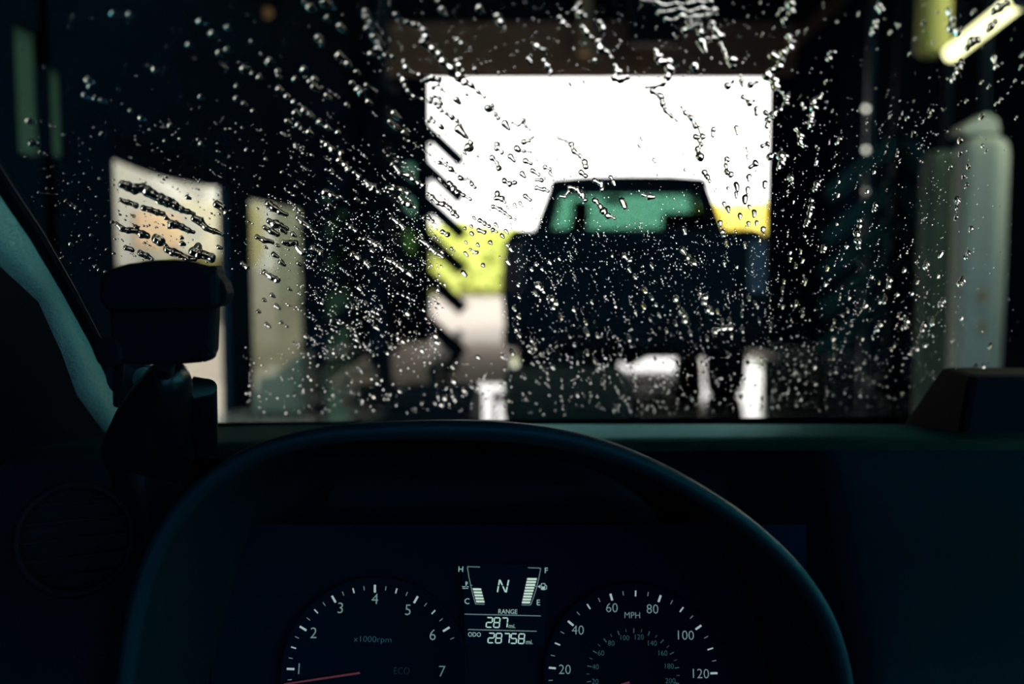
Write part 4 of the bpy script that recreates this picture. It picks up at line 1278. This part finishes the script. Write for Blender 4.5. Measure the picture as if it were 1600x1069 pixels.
DROPS = """
715,157,5.5 730,148,3.4 689,198,4.4 720,205,7 791,196,6 693,18,5.5 686,2,4 751,16,7 620,25,5 891,132,3.4 912,127,2.6 827,94,3.6 743,109,4 930,96,5
1077,35,6 1092,33,5 1098,71,8 1105,62,4 1115,61,5 1145,98,9 1085,105,7 1094,203,4 1159,129,5 1182,173,5 1151,203,5 1224,85,6
1342,22,4 1404,41,5 1391,51,5 1400,37,3 1443,35,5 1464,20,4 1457,67,4 1430,60,3.4 1421,85,5 1247,51,5 1259,48,4 1308,35,4 1290,128,4.5 1521,18,6
1598,86,5 1595,105,5 1545,135,5 1534,128,4 1510,158,5 1564,156,5 1556,162,4 1586,126,4 1417,185,5 1427,209,5 1456,174,5 1452,182,3 1354,192,4 1534,181,6 1500,220,7 1535,228,5 1541,236,4 1588,184,4
333,53,5 357,43,5 344,83,5 357,78,5 382,110,6 396,116,4 407,122,6 395,67,4 424,98,7 436,113,5 437,120,4 371,136,4 371,155,5 383,163,4 397,175,4 438,140,6 449,151,5 461,160,5 463,124,5 477,111,7 486,129,5 492,124,5 494,137,6 513,151,5 477,3,5 487,12,6 511,5,7 513,30,6 499,60,6 503,68,5 534,43,6 532,89,7 545,101,6 559,113,4 551,130,4 561,141,6 568,147,8 573,134,4 577,160,5 574,21,6 576,30,7 581,38,7 576,46,6 587,60,7 593,69,7 593,78,6 580,85,5
465,178,6 478,174,6 487,180,6 451,191,5 467,197,6 473,202,5 484,208,6 502,192,6 514,200,5 530,208,5 543,165,4 618,180,6 612,192,5 621,199,5 633,208,5
726,239,4 747,244,3 800,247,6 817,273,5 839,249,3 861,272,4 805,321,3.4 814,319,3.6 793,324,2.6 741,341,3.4 775,352,3.6 737,365,4.5 727,357,3.6 737,354,3.4 680,370,3 785,369,5 791,362,3.4 767,380,5 747,383,4 728,397,4 706,389,4 691,394,4.6 728,379,3.4 755,415,5 725,427,5
793,384,4 798,390,4 794,410,5 838,414,5 874,405,4 859,410,4 831,421,4 847,421,4 955,279,4 959,286,4 973,317,6.5 1070,266,3.6 1022,251,3.6 1002,217,3.6 999,228,4 1168,233,4 1168,245,3.6 1170,278,6 1168,297,5 1151,292,6 1164,311,6 1150,304,4 1138,296,4 1195,288,5 1132,320,4.5 1138,327,5 1156,339,5 1178,333,5 1169,350,4.5 1192,359,5 1125,349,5 1182,349,4 1171,324,4 1187,375,4
1135,380,5 1164,383,5 1132,413,5 957,401,4 983,422,5 1018,415,4 1069,361,5 1152,418,4 1275,229,4 1276,254,5 1258,369,4 1311,219,4 1303,261,4 1311,284,4 1310,305,4 1355,299,5 1366,269,4 1308,350,4 1235,395,4 1235,405,5 1251,393,5 1254,407,5 1244,415,5 1293,419,5 1323,386,5 1413,422,5 1470,397,6 1493,340,6 1517,358,6 1500,240,5 1513,260,6 1505,276,5 1510,290,5 1485,261,4 1240,316,4
442,360,6 459,367,6 430,399,6 441,411,6 416,387,4 434,384,4 516,321,5 386,235,5 416,249,4 488,243,4 441,269,4 463,291,4 462,227,5 472,231,4 519,267,5 511,266,4 558,312,5 568,318,4 582,392,5 493,408,5 467,412,5
261,341,6 277,349,5 213,355,5 259,384,5 284,372,5 286,381,6 294,309,5 343,387,5 76,277,3.4 156,279,3.4 108,287,3 128,331,3.6 152,338,3 175,347,3.4 74,295,3 143,368,3.4 111,382,4 125,369,3 150,417,4 155,422,3 168,390,3.4 178,396,3
139,126,6 142,136,6 133,149,5 151,155,5 160,157,4 179,22,5 204,23,5 314,34,5 296,70,4.6 243,109,4 205,174,4 222,185,4 268,198,5 315,225,5 310,218,4 258,221,3.6 160,210,3.6 240,236,3 315,152,4 48,190,5
426,462,6 413,469,5 433,479,6 404,487,5 418,508,6 440,504,5 448,510,5 453,452,5 473,447,4 468,459,4 493,457,5 475,474,5 465,480,4 503,474,5 561,451,5 572,473,5 543,479,5 551,481,4 583,487,5 590,490,4 564,505,5 576,502,4 589,513,5 529,504,5 545,513,5 557,524,5 558,532,5 637,490,6 613,525,4 622,529,4.6 630,534,4.6 622,459,4 630,462,5 638,465,5 662,485,5 681,525,5 683,535,5 660,549,5 614,541,5 664,566,5 625,611,5 584,620,5 478,526,5 695,622,6 640,428,6 685,453,6
836,458,6 811,464,5 865,481,6 876,495,6 803,482,5 811,495,6 807,516,5 811,523,5 832,534,5 835,542,6 828,549,5 845,554,5 800,550,6 856,549,5 897,485,6 914,503,5 916,518,7 933,524,5 898,540,5 917,551,6 930,565,6 864,574,6 832,568,5 786,558,5 747,558,5 707,573,5 710,596,6 725,610,6 736,603,5 745,603,5 706,617,6 711,625,6 690,633,6 818,588,5 820,621,5 856,592,5 921,595,5 902,617,5 923,617,5 940,598,5 925,473,5 962,480,5 993,489,5 982,528,6 992,433,5 810,446,4 850,456,5
1006,452,7 1017,463,6 1005,478,7 1025,477,5 1030,493,6 1016,500,4 1055,505,5 1094,458,5 1121,486,6 1129,502,5 1140,501,6 1143,524,5 1160,514,6 1104,528,5 1041,516,5 1078,520,5 1087,541,5 1137,554,5 1160,480,5 1170,466,6 1180,473,5 1184,480,5 1159,492,5 1186,500,5 1204,508,5 1204,514,5 1225,440,5 1223,451,5 1223,480,5 1244,474,6 1258,440,6 1177,451,4 1169,568,5 1141,590,5 1249,589,6 1273,575,5 1274,600,5 1211,608,5 1159,621,5 1252,622,5 1245,629,5 1081,623,5
1290,445,5 1254,489,5 1327,466,4 1325,485,5 1317,492,4 1353,478,5 1363,433,4 1374,442,4 1402,461,5 1383,468,6 1375,473,5 1434,439,5 1425,459,4 1466,432,4 1304,502,5 1301,511,5 1330,507,4 1348,530,4 1404,492,5 1363,528,4 1302,530,6 1303,541,5 1303,557,5 1398,538,5 1393,546,4 1369,558,4 1351,565,4 1343,575,4 1445,540,5 1433,546,5 1421,552,4 1307,578,5 1297,582,4 1349,590,6 1345,614,6 1320,612,4 1502,497,5 1487,533,5 1524,573,5 1536,573,5 1547,540,5
"""
def bead_height(x, y):
    """height of a bead over its radius: flat pancakes in the middle of the glass, fuller drops towards its edges"""
    dx = max(0.0, 690-x, x-1190); dy = max(0.0, 130-y, y-300)
    need = (dx+1.6*dy)/F/0.33
    return min(0.8, max(0.56 if y > 118 else 0.34, 0.5*(1.35*need+0.42)))
def water_mesh(beads, name, seed):
    """one body of water: beads joined by necks, as a domed skin on a flat base that lies on the outer glass"""
    rg = np.random.default_rng(seed)
    caps = []
    if len(beads) == 1:
        x, y, r = beads[0]
        ang = rg.uniform(0, 2*math.pi)
        dx, dy = flow_dir(x, y)
        l = r*rg.uniform(0.35, 1.15)
        caps.append((x-dx*l*0.5, y-dy*l*0.5, r*0.86, x+dx*l, y+dy*l, r*rg.uniform(0.35, 0.7)))
    else:
        for (x, y, r) in beads:
            caps.append((x, y, r, x + rg.uniform(-1, 1), y + rg.uniform(-1, 1), r*0.9))
        for (x0, y0, r0), (x1, y1, r1) in zip(beads[:-1], beads[1:]):
            k0, k1 = (0.8, 1.0) if x0 < 470 and y0 > 250 else (0.5, 0.85)
            caps.append((x0, y0, r0*rg.uniform(k0, k1), x1, y1, r1*rg.uniform(k0, k1)))
    caps = np.array(caps)
    rmin = caps[:, [2, 5]].min(); rmax = caps[:, [2, 5]].max()
    dp = float(np.clip(rmin/4.0, 0.45, 0.85))
    x0, x1 = min(caps[:, 0].min(), caps[:, 3].min())-rmax*1.5, max(caps[:, 0].max(), caps[:, 3].max())+rmax*1.5
    y0, y1 = min(caps[:, 1].min(), caps[:, 4].min())-rmax*1.5, max(caps[:, 1].max(), caps[:, 4].max())+rmax*1.5
    gx = np.arange(x0, x1+dp, dp); gy = np.arange(y0, y1+dp, dp)
    GX, GY = np.meshgrid(gx, gy, indexing='ij')
    ph = rg.uniform(0, 6.28, 6)
    am = 0.10*rmax
    wx = GX + am*np.sin(GY/rmax*1.3+ph[0]) + 0.5*am*np.sin(GX/rmax*2.3+ph[1])
    wyy = GY + am*np.sin(GX/rmax*1.5+ph[2]) + 0.5*am*np.sin(GY/rmax*2.6+ph[3])
    acc = np.zeros_like(GX)
    beta = 7.0/rmax
    for cx0, cy0, r0, cx1, cy1, r1 in caps:
        dx, dy = cx1-cx0, cy1-cy0
        L2 = dx*dx+dy*dy+1e-9
        t = np.clip(((wx-cx0)*dx+(wyy-cy0)*dy)/L2, 0, 1)
        d2 = (wx-cx0-t*dx)**2+(wyy-cy0-t*dy)**2
        r = r0+(r1-r0)*t
        acc += np.exp(beta*np.maximum(r*(1-d2/(r*r)), -1.6*rmax))
    f = np.log(acc)/beta
    g0, g1 = np.gradient(f, dp)
    pos = f > 0
    cell = pos[:-1, :-1] | pos[1:, :-1] | pos[:-1, 1:] | pos[1:, 1:]
    gg = g0*g0+g1*g1+1e-6
    st = np.where(pos, 0, -f/gg)
    lim = 1.1*dp/np.sqrt(gg)
    st = np.clip(st, -lim, lim)
    PX = GX+st*g0; PY = GY+st*g1
    h = np.where(pos, np.maximum(f, 0)**0.72*rmax**0.28, 0)
    KH = bead_height(float(caps[:, 0].mean()), float(caps[:, 1].mean()))
    X, s, t = px_to_glass(PX.ravel(), PY.ravel())
    hm = KH*h.ravel()*t/F
    use = np.zeros(GX.shape, bool)
    for a in (slice(0, -1), slice(1, None)):
        for b in (slice(0, -1), slice(1, None)):
            use[a, b] |= cell
    idx = -np.ones(GX.size, int); keep = np.flatnonzero(use.ravel()); idx[keep] = np.arange(len(keep))
    top = glass_point(X[keep], s[keep], hm[keep]); bot = glass_point(X[keep], s[keep], -0.0)
    nj_ = GX.shape[1]
    ci, cj = np.nonzero(cell)
    q = np.stack([ci*nj_+cj, (ci+1)*nj_+cj, (ci+1)*nj_+cj+1, ci*nj_+cj+1], 1)
    q = idx[q]
    n = len(keep)
    # px rows run down the slope, so this winding faces outwards
    return np.concatenate([top, bot]), np.concatenate([q, q[:, ::-1]+n])

def flow_dir(x, y):
    a = math.radians(float(np.interp(x, [0, 200, 350, 450, 560, 650, 800, 900, 1050, 1110, 1200, 1300, 1450, 1600], [18, 22, 27, 34, 38, 46, 52, 60, 66, 74, 95, 105, 116, 122])))
    return math.cos(a), math.sin(a)

def mesh_from(v, q, name):
    me = bpy.data.meshes.new(name)
    me.from_pydata(v.tolist(), [], q.tolist())
    me.shade_smooth()
    me.materials.append(WATER)
    return me

def zone(x, y):
    """what lies behind the drop"""
    if y < 112 and 600 < x < 925: return 'boards'
    if y < 112 and 925 <= x < 1245: return 'boards2'
    if 1090 < x <= 1204 and y < 320: return 'sky3'
    if 850 < x <= 1090 and y < 285: return 'sky2'
    if 665 <= x <= 850 and 200 < y < 270: return 'sky1'
    if x > 1110 and x <= 1204 and y < 372: return 'shrub'
    if 665 <= x < 792 and y < 362: return 'sky'
    if 665 <= x < 792 and y < 560: return 'hedge'
    if 790 <= x <= 1190 and y < 300: return 'sky'
    if 790 <= x <= 1190 and y < 360: return 'cab'
    if 665 <= x < 990 and y < 545: return 'tailgate'
    if 990 <= x <= 1204 and y < 545: return 'tailgate2'
    if 665 <= x <= 1204: return 'floor'
    if 187 < x < 346 and 265 < y < 420: return 'cream'
    if 396 < x < 475 and y > 300: return 'grey'
    if x < 200: return 'pillar'
    if x < 430 and y < 250: return 'leftdark'
    if x < 520 and y < 250: return 'leftdark2'
    if x < 625 and y < 215: return 'leftdark3'
    if x < 670: return 'strips'
    if x > 1425 and y < 130: return 'lamp'
    if x > 1425: return 'roll'
    return 'rightdark' if y < 400 else 'rightlow'
WHERE = {'boards': 'on the brown boards left of the timber post', 'boards2': 'on the brown boards right of the timber post', 'sky': 'against the white exit beside the foam strips', 'sky1': 'against the white exit level with the top foam strip', 'sky2': 'against the white exit above the truck roof', 'sky3': 'against the white exit along its right jamb', 'shrub': 'against the golden shrub', 'hedge': 'against the lime hedge and pale yard',
         'cab': "on the truck's cab and green window", 'tailgate': "over the left half of the dark tailgate", 'tailgate2': "over the right half of the dark tailgate", 'floor': 'low on the glass below the tailgate', 'cream': 'on the cream left window', 'grey': 'on the grey left window',
         'pillar': 'near the cloth covered pillar', 'leftdark': 'on the dark wall above the cream window', 'leftdark2': 'on the dark wall right of the faint amber lamp', 'leftdark3': 'on the dark wall just left of the brown boards', 'strips': 'on the dark wall left of the exit', 'lamp': 'around the tube lamp',
         'roll': 'around the pale foam roll', 'rightdark': 'in the shade right of the exit', 'rightlow': 'low on the glass right of the truck'}

items = []
for ln in RIVULETS.strip().splitlines():
    body, _, lab = ln.partition('|')
    items.append(([tuple(float(c) for c in p.split(',')) for p in body.split()], lab))
for p in DROPS.split():
    x_, y_, r_ = (float(c) for c in p.split(','))
    k_ = 1.2 if y_ < 215 and x_ < 1245 else 0.72 if x_ > 1205 or y_ > 440 else 0.85 if x_ < 665 or y_ > 362 else 1.0
    items.append(([(x_, y_, r_*k_)], ''))
def weight(it):
    return sum(r*r for _, _, r in it[0]) + 25*bool(it[1])
items.sort(key=weight, reverse=True)
rest_v, rest_q, off = [], [], 0
n_obj = 0
for k, (beads, lab) in enumerate(items):
    v, q = water_mesh(beads, 'w', 100+k)
    if len(q) == 0:
        continue
    if n_obj < 300:
        cx_ = sum(b[0] for b in beads)/len(beads); cy_ = sum(b[1] for b in beads)/len(beads)
        z_ = zone(cx_, cy_)
        riv = len(beads) > 1
        o_ = np.array(v.mean(0))
        ob = bpy.data.objects.new('water_rivulet' if riv else 'water_drop', mesh_from(v - o_, q, 'water'))
        ob.location = tuple(o_)
        COL.objects.link(ob)
        if lab:
            tag(ob, lab, 'rivulet')
        else:
            tag(ob, ('short streak of clear water ' if riv else 'small clear water drop ') + WHERE[z_], 'rivulet' if riv else 'water drop',
                ('short water streaks ' if riv else 'water drops ') + WHERE[z_])
        n_obj += 1
    else:
        rest_v.append(v); rest_q.append(q+off); off += len(v)

# ---- the uncountable rest: fine spray over the whole glass
segs, rings_ = 9, [(1.0, 0.0), (0.86, 0.30), (0.6, 0.66), (0.3, 0.92)]
tv = []
for rr, hh in rings_:
    for k in range(segs):
        a = 2*math.pi*k/segs
        tv.append((rr*math.cos(a), rr*math.sin(a), hh))
tv.append((0, 0, 1.0))
nb_ = len(tv)
for k in range(segs):
    a = 2*math.pi*k/segs
    tv.append((math.cos(a), math.sin(a), 0.0))
tv = np.array(tv)
quads, tris = [], []
for j in range(3):
    for k in range(segs):
        a, b = j*segs+k, j*segs+(k+1) % segs
        quads.append((a, b, b+segs, a+segs))
for k in range(segs):
    tris.append((3*segs+k, 3*segs+(k+1) % segs, 4*segs))
basef = [tuple(nb_+k for k in range(segs-1, -1, -1))]
def spray(n, x0, x1, y0, y1, r0, r1, power=2.2, streak=0.0):
    x = RNG.uniform(x0, x1, n); y = RNG.uniform(y0, y1, n)
    r = r0+(r1-r0)*RNG.uniform(0, 1, n)**power
    return np.stack([x, y, r], 1)
def trail(n, x0, x1, y0, y1, r0, r1):
    """fine beads strung along the flow"""
    out = []
    for _ in range(n):
        x, y = RNG.uniform(x0, x1), RNG.uniform(y0, y1)
        dx, dy = flow_dir(x, y)
        L = RNG.uniform(10, 38)
        for _ in range(int(RNG.integers(4, 11))):
            t = RNG.uniform(0, L)
            out.append((x+dx*t+RNG.normal(0, 0.9), y+dy*t+RNG.normal(0, 0.9), r0+(r1-r0)*RNG.uniform(0, 1)**1.6))
    return np.array(out)
sets = [spray(420, 0, 1600, 0, 200, 0.4, 1.4), spray(240, 560, 1240, 0, 120, 0.6, 1.8), spray(420, 30, 480, 190, 430, 0.6, 1.8), spray(700, 480, 1230, 210, 420, 0.4, 1.4),
        spray(900, 480, 690, 330, 560, 0.5, 1.6, 2.6), spray(1000, 780, 1210, 340, 560, 0.4, 1.2, 2.4), spray(700, 1200, 1480, 150, 640, 0.4, 1.2, 2.4), spray(150, 1430, 1590, 200, 600, 0.5, 1.2),
        spray(300, 690, 1260, 560, 645, 0.8, 2.0), spray(220, 380, 690, 540, 645, 0.8, 2.4), spray(170, 1210, 1500, 420, 640, 0.7, 1.8),
        trail(120, 440, 690, 180, 540, 0.6, 2.0), trail(70, 780, 1200, 340, 560, 0.4, 1.3), trail(60, 1200, 1460, 140, 560, 0.5, 1.4), trail(14, 330, 640, 60, 230, 0.5, 1.3), trail(24, 180, 480, 250, 420, 0.6, 1.6), trail(40, 800, 1300, 550, 640, 0.7, 1.7)]
sp = np.concatenate(sets)
sp = sp[(sp[:, 0] > -20) & (sp[:, 0] < 1620) & (sp[:, 1] < 646)]
X, s, t = px_to_glass(sp[:, 0], sp[:, 1])
edge = px_to_glass(np.interp(sp[:, 1], [y for _, y in edge_px], [x for x, _ in edge_px]) + 12, sp[:, 1])[0]
ok = X > edge
sp, X, s, t = sp[ok], X[ok], s[ok], t[ok]
n = len(sp)
fx = np.array([flow_dir(a, b) for a, b in sp[:, :2]])
el = RNG.uniform(1.0, 2.3, n)
pxr = sp[:, 2]
# bead in px space: long axis along the flow
ux = tv[None, :, 0]*el[:, None]*pxr[:, None]; uy = tv[None, :, 1]*pxr[:, None]
PX = sp[:, 0:1] + ux*fx[:, 0:1] - uy*fx[:, 1:2]
PY = sp[:, 1:2] + ux*fx[:, 1:2] + uy*fx[:, 0:1]
X2, s2, t2 = px_to_glass(PX.ravel(), PY.ravel())
bh = np.array([bead_height(a, b) for a, b in sp[:, :2]])
hm = (tv[None, :, 2]*pxr[:, None]*bh[:, None]*1.1*t[:, None]/F).ravel()
V = glass_point(X2, s2, hm)
nv_ = len(tv)
base_off = (np.arange(n)*nv_)[:, None, None]
Q = (np.array(quads)[None] + base_off).reshape(-1, 4)
T = (np.array(tris)[None] + base_off).reshape(-1, 3)
B = (np.array(basef)[None] + base_off).reshape(-1, segs)
allv = np.concatenate(rest_v + [V]) if rest_v else V
fl_ = []
if rest_q: fl_ += np.concatenate(rest_q).tolist()
fl_ += (Q+off).tolist() + (T+off).tolist() + (B+off).tolist()
me = bpy.data.meshes.new('fine_spray')
o_ = allv.mean(0)
me.from_pydata((allv - o_).tolist(), [], fl_)
me.shade_smooth()
me.materials.append(WATER)
fs_ = bpy.data.objects.new('fine_water_spray', me)
fs_.location = tuple(o_)
COL.objects.link(fs_)
tag(fs_, 'countless tiny water droplets sprayed across the windshield', 'water spray', kind='stuff')

# lettering becomes plain mesh objects
bpy.context.view_layer.update()
dg = bpy.context.evaluated_depsgraph_get()
for o in [o for o in COL.objects if o.type == 'FONT']:
    me = bpy.data.meshes.new_from_object(o.evaluated_get(dg))
    n_ = bpy.data.objects.new('tmp', me)
    nm = o.name
    par, ml = o.parent, o.matrix_local.copy()
    cu = o.data
    bpy.data.objects.remove(o)
    n_.name = nm
    COL.objects.link(n_)
    n_.parent = par
    n_.matrix_local = ml
